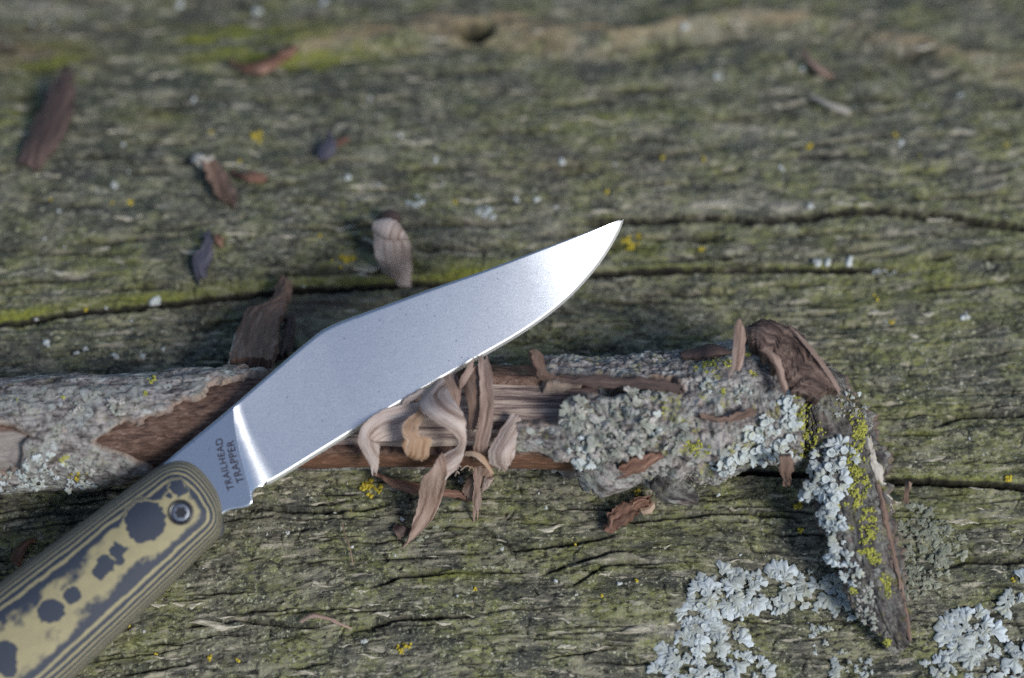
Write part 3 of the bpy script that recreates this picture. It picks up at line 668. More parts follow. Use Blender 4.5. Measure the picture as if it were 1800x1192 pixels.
ribbon('torn_bark', [(1230, 726, 1232, 734, 11.6), (1260, 732, 1262, 742, 11.8), (1290, 728, 1296, 738, 12), (1325, 716, 1330, 726, 12.2)], M_brwn, pc, STICK, thick=0.9, rough=0.5, seed=17, nl=40)
ribbon('torn_bark', [(1375, 800, 1394, 800, 10.8), (1372, 822, 1392, 824, 10), (1374, 838, 1390, 842, 9), (1378, 850, 1388, 852, 8)], M_brwn, pc, STICK, thick=1.2, rough=0.9, seed=18, nl=30)

# ================================================================== KNIFE
KN = np.array([0.08, -0.45, 0.89]); KN /= np.linalg.norm(KN)
KP = on_plane(740, 690, np.array([0, 0, 19.0]), np.array([0, 0, 1.0]))
KX = np.array([1.0, 0, 0]) - KN[0] * KN; KX /= np.linalg.norm(KX); KY = np.cross(KN, KX)
KNIFE = thing('knife', 'knife with bright steel blade and layered navy and yellow handle lying across the branch', 'knife')
KNIFE.matrix_world = Matrix([[KX[i], KY[i], KN[i], KP[i] * MM] for i in range(3)] + [[0, 0, 0, 1]])
def kl(px, py, off=0.0):       # picture -> knife plane coordinates (mm)
    p = on_plane(px, py, KP + KN * off, KN) - KP
    return np.array([p @ KX, p @ KY])
def klist(P, off=0.0): return np.array([kl(x, y, off) for x, y in P])

# --- blade: spine and edge curves
spine_px = [(255, 846), (310, 797), (350, 764), (395, 727), (440, 688), (500, 636), (545, 598), (566, 582), (583, 573), (604, 564), (640, 551), (760, 508), (850, 477), (960, 436), (1040, 406), (1097, 384)]
edge_px = [(362, 936), (404, 897), (432, 892), (441, 888), (444.5, 881), (444, 871), (447, 863), (454, 858), (463, 856), (470, 853), (560, 799), (640, 750), (760, 679), (850, 627), (910, 592), (960, 558), (1000, 525), (1035, 488), (1062, 453), (1082, 420), (1092, 400), (1097, 384)]
# matching parameters: 0..0.2 ricasso, 0.2..1 blade
sp_t = [0.0, 0.06, 0.10, 0.14, 0.20, 0.27, 0.33, 0.355, 0.375, 0.40, 0.44, 0.58, 0.68, 0.81, 0.91, 1.0]
ed_t = [0.0, 0.06, 0.10, 0.125, 0.14, 0.155, 0.17, 0.18, 0.19, 0.20, 0.29, 0.37, 0.50, 0.60, 0.67, 0.73, 0.785, 0.84, 0.89, 0.94, 0.97, 1.0]
SPK = klist(spine_px); EDK = klist(edge_px)
def pchip(t, T, Pp):
    """smooth monotone-ish interpolation"""
    T = np.array(T); out = np.zeros((len(t), 2))
    for c_ in range(2):
        y = Pp[:, c_]; h = np.diff(T); dl = np.diff(y) / h
        m = np.zeros(len(T)); m[0] = dl[0]; m[-1] = dl[-1]
        for i in range(1, len(T) - 1):
            m[i] = 0 if dl[i - 1] * dl[i] <= 0 else 2 * dl[i - 1] * dl[i] / (dl[i - 1] + dl[i])
        i = np.clip(np.searchsorted(T, t, side='right') - 1, 0, len(T) - 2)
        u = (t - T[i]) / h[i]
        out[:, c_] = (2 * u ** 3 - 3 * u ** 2 + 1) * y[i] + (u ** 3 - 2 * u ** 2 + u) * h[i] * m[i] + (-2 * u ** 3 + 3 * u ** 2) * y[i + 1] + (u ** 3 - u ** 2) * h[i] * m[i + 1]
    return out
NTb = 520
tb = np.concatenate([np.linspace(0, 0.10, 30, endpoint=False), np.linspace(0.10, 0.34, 260, endpoint=False), np.linspace(0.34, 1.0, 230)])
SC = pchip(tb, sp_t, SPK); EC = pchip(tb, ed_t, EDK)
plung_px = [(413, 700), (411, 722), (413, 745), (418, 775), (425, 805), (433, 835), (440, 862), (444, 885), (445, 905)]
PLK = klist(plung_px); o_ = np.argsort(PLK[:, 1])
def plunge_x(y): return np.interp(y, PLK[o_, 1], PLK[o_, 0])
HB = 1.55
def half_thick(X, Y, s):
    dp = X - plunge_x(Y)
    sp = np.clip(s, 0, 1)
    depth = 0.12 + 1.30 * sp
    w = 1.2 + 4.2 * sp
    k = np.clip(dp / w, 0, 1)
    prof = 1 - (1 - k) ** 2.4
    return HB - depth * prof
ew = np.interp(tb, [0, 0.19, 0.20, 0.5, 0.7, 0.85, 0.95, 1.0], [0.0, 0.0, 0.75, 0.75, 0.65, 0.7, 0.7, 0.4])   # sharpened bevel width, mm
wlen = np.linalg.norm(EC - SC, axis=1)
SB = 1 - np.clip(ew / np.maximum(wlen, 0.02), 0, 0.5)
NSb = 46
sv = np.concatenate([[0.0, 0.008, 0.02], np.linspace(0.04, 1.0, NSb - 3)])
ch = np.zeros(NSb); ch[0] = 0.28; ch[1] = 0.07
P2 = SC[:, None] + (EC - SC)[:, None] * (SB[:, None] * sv[None])[..., None]
sreal = SB[:, None] * sv[None]
HT = np.maximum(half_thick(P2[..., 0], P2[..., 1], sreal) - ch[None], 0.04)
tipf = sstep(1.0, 0.74, tb)[:, None]                   # distal taper
HT = HT * (0.36 + 0.64 * tipf)
Vf = np.concatenate([P2, HT[..., None]], -1); Vk = np.concatenate([P2, -HT[..., None]], -1)
a = NTb * NSb
idx = np.arange(a).reshape(NTb, NSb)
F1 = grid_faces(NTb, NSb, flip=True); F2 = grid_faces(NTb, NSb) + a
e0 = idx[:, 0]; Fs = np.stack([e0[:-1], e0[1:], e0[1:] + a, e0[:-1] + a], -1)
i20 = int(np.searchsorted(tb, 0.1995))
e1 = idx[:i20 + 1, -1]; Fe = np.stack([e1[:-1], e1[:-1] + a, e1[1:] + a, e1[1:]], -1)
st = NT('stonewashed_steel'); ov = st.objmm()
r1 = st.noise(ov, 0.35, 4, 0.6); r2 = st.noise(ov, 4.5, 4, 0.75); r3 = st.noise(ov, 11.0, 2, 0.6)
cst = st.mix(st.ramp(r2, [(0.38, 0.0), (0.62, 1.0)]), (0.42, 0.45, 0.48), (0.54, 0.57, 0.60))
pit = st.voro(ov, 0.85); pitc = st.n('ShaderNodeSeparateColor'); st.put(pitc.inputs[0], st.voro(ov, 0.85, out='Color'))
pitf = st.math('MULTIPLY', st.ramp(pit, [(0.07, 1.0), (0.12, 0.0)]), st.ramp(pitc.outputs[0], [(0.72, 0.0), (0.76, 0.85)]))
cst = st.mix(pitf, cst, (0.10, 0.09, 0.085))
scr = st.noise(st.vscale(ov, (0.5, 6.0, 1.0)), 1.0, 4, 0.7)
rgh = st.math('ADD', st.math('MULTIPLY', r1, 0.02), st.math('ADD', st.math('MULTIPLY', r2, 0.06), st.math('ADD', st.math('MULTIPLY', scr, 0.04), 0.145)))
M_steel = st.done(cst, rgh, st.bump(st.math('ADD', r2, st.math('MULTIPLY', r3, 0.4)), 0.045, 0.0001), metal=1.0)
me = mesh_from('blade', np.vstack([Vf.reshape(-1, 3), Vk.reshape(-1, 3)]), np.vstack([F1, F2, Fs, Fe]))
blade = obj('blade', me, M_steel, KNIFE, 'stonewashed grey steel blade')
# sharpened edge
ps = NT('polished_edge'); pv = ps.objmm()
M_edge = ps.done((0.92, 0.92, 0.91), ps.math('ADD', ps.math('MULTIPLY', ps.noise(pv, 3.0, 3, 0.6), 0.10), 0.50), metal=1.0)
ii = np.arange(i20, NTb)
top = np.concatenate([P2[ii, -1], HT[ii, -1:]], -1); bot = np.concatenate([P2[ii, -1], -HT[ii, -1:]], -1); mid = np.concatenate([EC[ii], np.zeros((len(ii), 1))], -1)
n_ = len(ii); q = np.arange(n_ - 1)
Fq = np.vstack([np.stack([q, q + n_, q + 1 + n_, q + 1], -1), np.stack([q + n_, q + 2 * n_, q + 1 + 2 * n_, q + 1 + n_], -1)])
obj('cutting_edge', mesh_from('cutting_edge', np.vstack([top, mid, bot]), Fq[:, ::1]), M_edge, blade, 'bright sharpened edge')

# --- etched words on the ricasso
ink = NT('etched_letters'); M_ink = ink.done((0.022, 0.013, 0.015), 1.0, spec=0.0)
def letters(txt, p0, p1):
    cu = bpy.data.curves.new('lettering', 'FONT'); cu.body = txt; cu.size = 1.0; cu.align_x = 'LEFT'; cu.offset = 0.012; cu.space_character = 1.08
    tmp = bpy.data.objects.new('tmp', cu); col.objects.link(tmp)
    dg = bpy.context.evaluated_depsgraph_get(); m = bpy.data.meshes.new_from_object(tmp.evaluated_get(dg))
    bpy.data.objects.remove(tmp, do_unlink=True)
    co = np.zeros(len(m.vertices) * 3); m.vertices.foreach_get('co', co); co = co.reshape(-1, 3)
    w = co[:, 0].max() - co[:, 0].min(); x0 = co[:, 0].min()
    a_, b_ = kl(*p0), kl(*p1); ln = np.linalg.norm(b_ - a_); e = (b_ - a_) / ln; nrm = np.array([-e[1], e[0]])
    k = ln / w
    u = (co[:, 0] - x0) * k; v_ = co[:, 1] * k * 1.05
    bend = 0.28 * (1 - (2 * u / ln - 1) ** 2)
    P = a_[None] + e[None] * u[:, None] + nrm[None] * (v_ + bend - 0.2)[:, None]
    m.vertices.foreach_set('co', (np.concatenate([P, np.full((len(P), 1), HB + 0.004)], -1) * MM).reshape(-1).astype(np.float32)); m.update()
    return obj('lettering', m, M_ink, blade, 'dark etched word ' + txt)
letters('TRAILHEAD', (411, 861), (389, 771))
letters('TRAPPER', (428.5, 848), (409.5, 774))

# --- handle scales
top_px = [(309, 797), (250, 841), (150, 914), (0, 1024), (-150, 1136), (-300, 1250), (-430, 1352), (-520, 1430)]
bot_px = [(404, 930), (372, 958), (300, 1030), (132, 1190), (-10, 1322), (-160, 1458), (-290, 1560), (-385, 1590)]
NH, NW = 420, 130
th_ = np.linspace(0, 1, NH)
TK = catmull(klist(top_px), NH); BK = catmull(klist(bot_px), NH)
q = np.linspace(-1, 1, NW)
arc = np.concatenate(([0], np.cumsum(np.linalg.norm(np.diff((TK + BK) / 2, axis=0), axis=1))))
Lt = arc[-1]
gq = np.clip(1 - np.clip(1 - arc / 3.6, 0, 1) ** 2.4, 0, 1) ** (1 / 2.4); gq = 0.74 + 0.26 * gq
QE = np.where(q[None] > 0, q[None] * gq[:, None], q[None] * np.ones((NH, 1)))
P2h = TK[:, None] * ((1 - QE) / 2)[..., None] + BK[:, None] * ((1 + QE) / 2)[..., None]
axd = (TK[0] + BK[0] - TK[40] - BK[40]); axd /= np.linalg.norm(axd)
frontb = 2.1 * (1 - np.abs(q + 0.05) ** 2.3)
P2h = P2h + axd[None, None] * frontb[None, :, None] * np.clip(1 - arc / 14.0, 0, 1)[:, None, None]
# rounded front corners and butt
df = arc[:, None] + 0 * q[None]; db = (Lt - arc)[:, None] + 0 * q[None]
hw = np.linalg.norm(TK - BK, axis=1) / 2
u_side = np.abs(q)[None] * np.ones((NH, 1))
u_front = np.clip(1 - df / 6.2, 0, 1); u_back = np.clip(1 - db / 9.0, 0, 1)
uu = (u_side ** 4.5 + np.maximum(u_front, u_back) ** 4.0) ** (1 / 4.3)
uu = np.clip(uu, 0, 1)
HH = 5.0
hgt = HH * (1 - uu ** 2.35) ** 0.62
hgt = np.maximum(hgt, 0.0) + 0.9
hx, hy = P2h[..., 0], P2h[..., 1]
lay = HH + 0.9 - hgt
lay = lay - 0.30 * sstep(0.0, 0.62, lay)
ha = hx * axd[0] + hy * axd[1]; hb_ = -hx * axd[1] + hy * axd[0]
layn = lay + 0.16 * fbm(ha / 8.0, hb_ / 3.5, 3, 134) * sstep(3.0, 0.6, lay) + 0.07 * fbm(ha / 3.2, hb_ / 2.0, 3, 131) + 0.05 * fbm(hx / 0.9, hy / 0.9, 3, 132) * sstep(1.6, 0.3, lay)
blot = np.zeros_like(layn)
for bx_, by_, r_ in ((255, 915, 33), (312, 858, 13), (299, 872, 7), (325, 862, 7), (185, 993, 15), (178, 1003, 13), (207, 968, 12), (213, 985, 7), (92, 1073, 20), (80, 1078, 13), (127, 1046, 14), (8, 1150, 21), (16, 1175, 14), (-80, 1220, 25)):
    c0 = kl(bx_, by_, 5.0); dd = np.hypot(hx - c0[0], hy - c0[1]) + 0.5 * fbm(hx / 0.7, hy / 0.7, 3, 133)
    blot = np.maximum(blot, sstep(r_ * 0.125, r_ * 0.085, dd))
layn = layn * (1 - blot) - 0.20 * blot
hm = NT('layered_laminate'); ov = hm.objmm()
ly = hm.math('ADD', hm.attr('layer'), hm.math('MULTIPLY', hm.math('SUBTRACT', hm.noise(ov, 1.6, 5, 0.75), 0.5), 0.10))
ly = hm.math('ADD', ly, hm.math('MULTIPLY', hm.math('SUBTRACT', hm.noise(ov, 0.35, 2, 0.5), 0.5), 0.10))
PER = 0.62
fr = hm.math('FRACT', hm.math('DIVIDE', hm.math('ADD', ly, PER * 4 + 0.075), PER))
navy = hm.mix(hm.noise(ov, 2.2, 4, 0.7), (0.016, 0.022, 0.036), (0.034, 0.042, 0.060))
yel = hm.mix(hm.noise(ov, 0.5, 4, 0.65), (0.19, 0.17, 0.098), (0.31, 0.27, 0.148))
ch_ = hm.ramp(fr, [(0.0, 0.0), (0.02, 1.0), (0.33, 1.0), (0.45, 0.0), (1.0, 0.0)])
ch_.node.color_ramp.elements[0].color = (0, 0, 0, 1)
hc = hm.mix(ch_, navy, yel)
M_handle = hm.done(hc, 0.62, hm.bump(hm.noise(ov, 9.0, 3, 0.7), 0.12, 0.0001), spec=0.35)
def scale_part(sgn, label=None):
    V = np.concatenate([P2h, (sgn * hgt)[..., None]], -1).reshape(-1, 3)
    F = grid_faces(NH, NW, flip=(sgn < 0))
    # wall down to the tang
    idx = np.arange(NH * NW).reshape(NH, NW)
    lp = np.concatenate([idx[:, 0], idx[-1, 1:], idx[-2::-1, -1], idx[0, -2:0:-1]]); nx = np.roll(lp, -1); m_ = len(V)
    Vlow = V[lp].copy(); Vlow[:, 2] = sgn * 0.45
    ni = m_ + np.arange(len(lp)); nn = np.roll(ni, -1)
    Fw_ = np.stack([lp, ni, nn, nx], -1) if sgn > 0 else np.stack([lp, nx, nn, ni], -1)
    la = np.concatenate([layn.reshape(-1), np.full(len(lp), layn.max() + 0.45)])
    return obj('handle_scale', mesh_from('handle_scale', np.vstack([V, Vlow]), np.vstack([F, Fw_]), attrs={'layer': la}), M_handle, KNIFE, label)
scale_part(1, 'layered navy and yellow handle scale with ragged dark spots')
scale_part(-1)
tg = NT('dark_tang'); M_tang = tg.done((0.02, 0.021, 0.024), 0.5)
outl = np.vstack([P2h[3:, 2], P2h[-3:-2, 2:-2].reshape(-1, 2), P2h[-4:3:-1, -3], P2h[3, -4:2:-1]])
kk = len(outl); cen = outl.mean(0)
ol = (outl - cen) * 0.992 + cen
Vt_ = np.vstack([np.c_[ol, np.full(kk, 0.9)], np.c_[ol, np.full(kk, -0.9)]])
q0 = np.arange(kk); q1 = np.roll(q0, -1)
obj('tang', mesh_from('tang', Vt_, [tuple(q0)] + [tuple(q0[::-1] + kk)] + [(int(a_), int(a_ + kk), int(b_ + kk), int(b_)) for a_, b_ in zip(q0, q1)], smooth=False), M_tang, KNIFE)

# --- screw
bm_ = NT('black_screw'); M_scr = bm_.done((0.012, 0.012, 0.014), 0.35, spec=0.5)
bm2 = NT('bare_socket'); M_soc = bm2.done(bm2.mix(bm2.noise(bm2.objmm(), 1.5, 3), (0.16, 0.17, 0.19), (0.42, 0.44, 0.47)), 0.3, metal=1.0)
sc0 = kl(318, 901, 5.6); zt = float(hgt.reshape(-1)[np.argmin((hx - sc0[0]).reshape(-1) ** 2 + (hy - sc0[1]).reshape(-1) ** 2)]) + 0.02
def ring(prof, n=64, lobe=None):
    V = []; 
    for r_, z_ in prof:
        for k_ in range(n):
            an = 2 * math.pi * k_ / n
            rr = r_ if lobe is None else r_ * (1 + lobe * math.cos(6 * an))
            V.append((sc0[0] + rr * math.cos(an), sc0[1] + rr * math.sin(an), z_))
    m_ = len(prof); F = []
    for j in range(m_ - 1):
        for k_ in range(n):
            k2_ = (k_ + 1) % n
            F.append((j * n + k_, j * n + k2_, (j + 1) * n + k2_, (j + 1) * n + k_))
    F.append(tuple((m_ - 1) * n + k_ for k_ in range(n)))
    return V, F
V, F = ring([(2.12, zt - 1.2), (2.12, zt + 0.12), (2.02, zt + 0.24), (1.82, zt + 0.28), (1.62, zt + 0.22), (1.5, zt + 0.02)])
screw = obj('screw', mesh_from('screw', V, F, smooth=False), M_scr, KNIFE, 'black pivot screw with star socket')
V, F = ring([(1.5, zt + 0.03), (1.40, zt + 0.16), (1.08, zt + 0.20)])
F = F[:-1]
n_r = len(V)
V2, F2 = ring([(0.92, zt + 0.20), (0.86, zt - 0.05), (0.84, zt - 0.75)], lobe=0.16)
F += [(128 + k_, 128 + (k_ + 1) % 64, n_r + (k_ + 1) % 64, n_r + k_) for k_ in range(64)]
F += [tuple(i_ + n_r for i_ in f) for f in F2]
obj('socket', mesh_from('socket', V + V2, F, smooth=False), M_soc, screw)

# ================================================================== SHAVINGS under the blade
GRP = 'curled shavings below the blade'
ribbon('wood_shaving', z5([(575, 318, 628, 300, 7.5), (500, 420, 652, 368, 11), (545, 488, 694, 432, 14), (640, 548, 731, 508, 14.5), (692, 604, 737, 572, 13), (690, 636, 732, 640, 11), (640, 668, 706, 724, 9.5), (606, 690, 640, 800, 9)]), M_pale, pc,
       None, 'broad pale shaving arching over the other curls in the middle', 'wood shaving', GRP, thick=0.16, bow=0.10, nl=70, nw=14, rough=0.2, seed=101)
ribbon('wood_shaving', z5([(500, 418, 478, 566, 7.6, 8.6), (400, 432, 400, 606, 8.2, 9), (330, 452, 332, 612, 9, 9.4), (268, 486, 284, 612, 10, 10.2), (232, 522, 258, 606, 11.2, 11.4), (204, 566, 262, 612, 11.8, 12), (196, 610, 300, 628, 11.6), (218, 664, 304, 668, 10.6), (254, 726, 300, 722, 9.6), (262, 770, 290, 768, 9)]), M_pale, pc,
       None, 'pale shaving curling down at the left beside the blade edge', 'wood shaving', GRP, thick=0.16, bow=0.05, nl=70, nw=14, rough=0.18, seed=102)
def dl(px, py, d):
    """d > 0 nearer than the branch axis; negative values: height over the log"""
    return pc(px, py, d) if d >= 0 else on_log(px, py, -d, True)
ribbon('wood_shaving', z5([(640, 742, 588, 700, 8.2, 8.6), (634, 700, 574, 730, 10.5, 10.2), (615, 668, 560, 760, 11.2, 11), (642, 760, 515, 800, 10), (618, 880, 492, 930, -7.5), (575, 990, 466, 1030, -4), (512, 1060, 444, 1100, -1.8), (470, 1100, 436, 1120, -0.8)]), M_tanw, dl,
       None, 'long brownish shaving with pointed tip hanging down onto the mossy wood', 'wood shaving', GRP, thick=0.22, bow=0.06, nl=80, nw=18, rough=0.2, seed=103, fray=1.2)
ribbon('wood_shaving', z5([(545, 478, 500, 458, 8.5, 9.5), (505, 530, 424, 520, 11.5, 12.6), (500, 580, 416, 556, 13.2, 13.5), (560, 600, 424, 600, 12.2, 13.2), (556, 640, 420, 640, 11.5, 12.6), (545, 684, 440, 682, 10.4, 11.4), (528, 706, 486, 706, 9)]), M_orng, pc,
       None, 'small tight orange-tan curl at the centre of the shavings', 'wood shaving', GRP, thick=0.2, bow=0.06, nl=60, nw=14, rough=0.25, seed=104)
ribbon('wood_shaving', z5([(634, 262, 684, 262, 6.2), (622, 310, 702, 310, 7.4), (640, 360, 711, 362, 8.6), (655, 410, 706, 412, 9.0), (676, 440, 698, 446, 8.6)]), M_tanw, pc,
       None, 'short tan shaving standing behind the broad pale curl', 'wood shaving', GRP, thick=0.18, bow=0.10, nl=40, nw=12, seed=105)
ribbon('wood_shaving', z5([(790, 196, 846, 188, 7.5), (800, 260, 866, 270, 9.0), (806, 340, 874, 350, 10.2), (806, 450, 872, 450, 11), (790, 560, 862, 566, 11), (774, 650, 838, 660, 10.2), (772, 740, 818, 740, -9.5), (772, 850, 806, 852, -5.5), (768, 920, 812, 930, -3.0), (776, 975, 800, 960, -1.6)]), M_tanw, dl,
       None, 'long straight brown shaving with frayed foot at the right of the curls', 'wood shaving', GRP, thick=0.22, bow=-0.08, nl=80, nw=16, rough=0.22, seed=106, fray=1.8)
ribbon('wood_shaving', z5([(716, 300, 776, 226, 7.4), (722, 350, 800, 280, 8.6), (740, 400, 804, 380, 9.6), (748, 480, 800, 480, 9.4), (744, 560, 776, 566, 9)]), M_brwn, pc,
       None, 'dark brown folded shaving tucked behind the long straight one', 'wood shaving', GRP, thick=0.18, bow=0.10, nl=50, nw=12, seed=107)
ribbon('wood_shaving', z5([(700, 330, 712, 350, 8.8), (712, 290, 736, 320, 9.2), (736, 250, 760, 284, 9.0), (766, 206, 784, 236, 8.2)]), M_tanw, pc,
       None, 'thin brown sliver slanting up to the blade edge', 'wood shaving', GRP, thick=0.3, nl=30, nw=8, seed=108)
ribbon('wood_shaving', z5([(960, 476, 1010, 500, 8.5, 8.4), (915, 540, 990, 575, 10, 9.6), (872, 620, 985, 640, 11.2, 10.6), (846, 676, 982, 676, 11.0), (850, 720, 968, 712, 9.8), (882, 744, 934, 752, 9.0)]), M_pale, pc,
       None, 'pale violet shaving peeling from the lichened bark at the right', 'wood shaving', GRP, thick=0.25, bow=0.14, nl=50, nw=16, rough=0.28, seed=109, fray=0.9)
ribbon('wood_shaving', z5([(735, 664, 735, 688, 9.5), (780, 664, 772, 690, 10.2), (826, 690, 808, 712, 10.2), (856, 736, 840, 750, 9.2), (876, 776, 862, 786, 8.0)]), M_orng, pc,
       None, 'thin orange-brown strip bowed across the long brown shaving', 'wood shaving', GRP, thick=0.3, nl=40, nw=6, seed=110)
ribbon('bark_strip', z5([(270, 778, 300, 770, -5.0), (360, 800, 372, 836, -3.6), (460, 818, 448, 868, -2.6), (560, 842, 552, 874, -2.4), (660, 856, 658, 888, -2.4), (760, 880, 756, 908, -1.6), (800, 900, 790, 912, -1.4)]), M_redb, dl,
       None, 'reddish brown bark strip lying on the log under the curls', 'bark strip', None, thick=0.7, bow=0.12, nl=60, nw=10, rough=0.3, seed=111)
ribbon('wood_shaving', z5([(800, 740, 850, 736, -6.5), (746, 800, 866, 790, -5.2), (722, 850, 800, 850, -3.5), (730, 890, 776, 900, -2.2)]), M_brwn, dl,
       None, 'crumpled dark brown scrap beneath the foot of the long brown shaving', 'wood shaving', GRP, thick=0.4, bow=0.2, nl=40, nw=12, rough=0.4, seed=112)
ribbon('wood_shaving', z5([(826, 790, 872, 800, -6.6), (816, 830, 856, 826, -5.4), (806, 860, 818, 868, -4.2)]), M_pale, dl,
       None, 'tiny pale scrap sticking out beside the frayed brown foot', 'wood shaving', GRP, thick=0.4, bow=0.15, nl=24, nw=8, rough=0.2, seed=113)
ribbon('wood_shaving', z5([(540, 345, 560, 370, 8.0), (480, 368, 500, 396, 8.6), (430, 398, 450, 424, 8.4), (408, 424, 420, 434, 8.0)]), M_pale, pc,
       None, 'narrow pale sliver with dark flecks just under the blade', 'wood shaving', GRP, thick=0.35, bow=0.1, nl=30, nw=8, rough=0.25, seed=114)
# fine crumbs and fibres caught under the curls
for k_, (zx, zy) in enumerate([(600, 744), (652, 752), (700, 742), (738, 744), (690, 772), (760, 748)]):
    px, py = zx / 2.8375 + 560, zy / 2.838 + 560
    d0 = 6 + 4 * math.cos(k_ * 2.1)
    ribbon('wood_fibre', [(px - d0, py + 3, px - d0 + 1.6, py + 4.6, 4.5 - k_ * .3), (px, py - 4, px + 1.8, py - 2.4, 5.2 - k_ * .3), (px + d0, py + 2, px + d0 + 1.5, py + 3.5, 4.5 - k_ * .3)], M_orng if k_ % 2 else M_pale, pc, STICK, thick=0.15, nl=16, nw=3, rough=0.05, seed=120 + k_)

# ================================================================== CHIPS on the log
def chip(rows, m_, label, name='wood_chip', cat='wood chip', **kw):
    return ribbon(name, rows, m_, gl, None, label, cat, 'loose bits lying on the log', **kw)
chip([(700, 504, 722, 506, 1.2), (676, 482, 723, 488, 2.4), (662, 456, 724, 462, 4.2), (658, 430, 723, 436, 6), (656, 408, 718, 420, 7.6), (655, 396, 716, 416, 8.6), (664, 389, 708, 404, 8.6), (676, 392, 700, 404, 7.2)], M_pale,
     'pale pinkish scoop-shaped shaving standing by the mossy crack above the blade', 'wood_shaving', 'wood shaving', thick=0.45, bow=0.22, nl=60, nw=18, rough=0.25, seed=201)
chip([(664, 382, 672, 392, 1.0), (674, 372, 690, 392, 2.6), (686, 371, 700, 390, 3.0), (696, 380, 702, 392, 1.4)], M_dark, 'small dark bark crumb behind the pale scoop-shaped shaving', 'bark_chip', 'bark chip', thick=1.0, bow=0.2, nl=20, nw=8, rough=0.3, seed=202)
chip([(30, 285, 66, 300, 0.6, 0.8), (48, 246, 88, 272, 1.6), (66, 205, 112, 235, 2.6), (84, 168, 128, 190, 3.8), (100, 140, 132, 158, 4.8), (116, 124, 128, 128, 5.6)], M_dark, 'long pointed dark brown bark sliver by the left edge', 'bark_sliver', 'bark chip', thick=0.8, bow=0.14, nl=60, nw=16, rough=0.5, seed=203, fray=1.2)
chip([(338, 280, 356, 296, 1.5), (346, 272, 366, 286, 2.6), (356, 274, 374, 278, 3.4)], M_grey, 'cream bent tip beside the brown split shaving', 'wood_chip', 'wood chip', thick=0.7, bow=0.2, nl=24, nw=10, seed=204)
chip([(354, 284, 370, 274, 3.0), (362, 308, 392, 296, 2.6), (372, 332, 408, 322, 2.0), (388, 352, 417, 342, 1.4), (398, 358, 416, 356, 1.0)], M_brwn, 'brown split shaving with a pale end left of centre on the moss', 'wood_shaving', 'wood shaving', thick=0.7, bow=-0.2, nl=50, nw=14, rough=0.5, seed=205, fray=1.0)
chip([(408, 300, 420, 308, 0.8), (426, 306, 434, 318, 1.6), (448, 305, 452, 320, 1.6), (464, 308, 464, 318, 0.8)], M_redb, 'small rusty bark bit right of the brown split shaving', 'bark_chip', 'bark chip', thick=0.7, bow=0.2, nl=24, nw=8, rough=0.6, seed=206)
chip([(358, 412, 370, 408, 1.2), (360, 422, 374, 424, 1.8), (352, 436, 372, 440, 1.8), (340, 460, 366, 466, 1.6), (340, 476, 362, 482, 1.3), (346, 488, 358, 492, 0.9)], M_slate, 'slate blue-black bark chip with tan edge above the mossy crack', 'bark_chip', 'bark chip', thick=0.8, bow=0.1, nl=44, nw=12, rough=0.6, seed=207, fray=1.0)
chip([(376, 418, 382, 412, 0.8), (380, 428, 392, 418, 1.2), (386, 432, 394, 424, 0.8)], M_redb, 'tiny reddish crumb touching the slate chip', 'bark_chip', 'bark chip', thick=0.6, nl=16, nw=6, rough=0.2, seed=208)
chip([(404, 105, 408, 116, 1.4), (428, 114, 432, 126, 2.4), (456, 112, 460, 126, 3), (482, 100, 488, 114, 3), (504, 90, 512, 102, 2.4), (516, 84, 522, 94, 1.5)], M_redb, 'curved rusty brown sliver on the bright green moss at the top', 'bark_sliver', 'bark chip', thick=1.0, bow=0.2, nl=44, nw=10, rough=0.6, seed=209)
chip([(556, 268, 566, 282, 0.8), (562, 258, 584, 276, 1.6), (574, 246, 590, 262, 2.2), (578, 230, 588, 244, 2.8)], M_slate, 'small dark chip with a bent stalk on the log above the scoop-shaped shaving', 'bark_chip', 'bark chip', thick=0.7, bow=0.15, nl=30, nw=10, rough=0.3, seed=210)
chip([(584, 252, 588, 260, 1.2), (598, 246, 600, 254, 1.4), (614, 240, 614, 246, 1.0)], M_redb, 'thin rusty fleck pointing right from the small dark chip', 'bark_chip', 'bark chip', thick=0.5, nl=18, nw=5, rough=0.15, seed=211)
# bark block that leans behind the branch
chip([(406, 642, 478, 642, 12.5, 12), (412, 612, 486, 610, 9.5), (420, 584, 490, 582, 6.5), (432, 556, 494, 560, 4.8), (452, 542, 500, 545, 4.2), (480, 528, 506, 530, 4.0), (488, 512, 508, 516, 4.2), (497, 492, 509, 496, 5)], M_brwn, 'brown pointed bark piece leaning against the back of the branch', 'bark_piece', 'bark chip', thick=1.8, bow=0.10, nl=70, nw=24, rough=0.7, seed=212)
chip([(402, 640, 412, 640, 12.6), (408, 610, 416, 608, 9.8), (416, 585, 424, 578, 7.0)], M_grey, 'pale splinter at the left side of the leaning bark piece', 'wood_chip', 'wood chip', thick=0.6, nl=24, nw=5, rough=0.3, seed=213)
chip([(498, 560, 516, 556, 3.6), (500, 580, 520, 575, 4.4), (492, 606, 514, 598, 5.5), (486, 630, 506, 622, 7)], M_dark, 'black crumbly bark scrap between leaning bark piece and blade spine', 'bark_chip', 'bark chip', thick=1.2, nl=30, nw=10, rough=0.9, seed=214)
chip([(1063, 925, 1070, 936, 1.0), (1072, 906, 1092, 926, 2.2), (1092, 890, 1112, 908, 2.8), (1114, 878, 1130, 892, 2.8), (1136, 874, 1142, 884, 2.0)], M_redb, 'reddish brown bark chip on the log under the lichened branch', 'bark_chip', 'bark chip', thick=1.4, bow=0.15, nl=44, nw=12, rough=0.9, seed=215, fray=1.0)
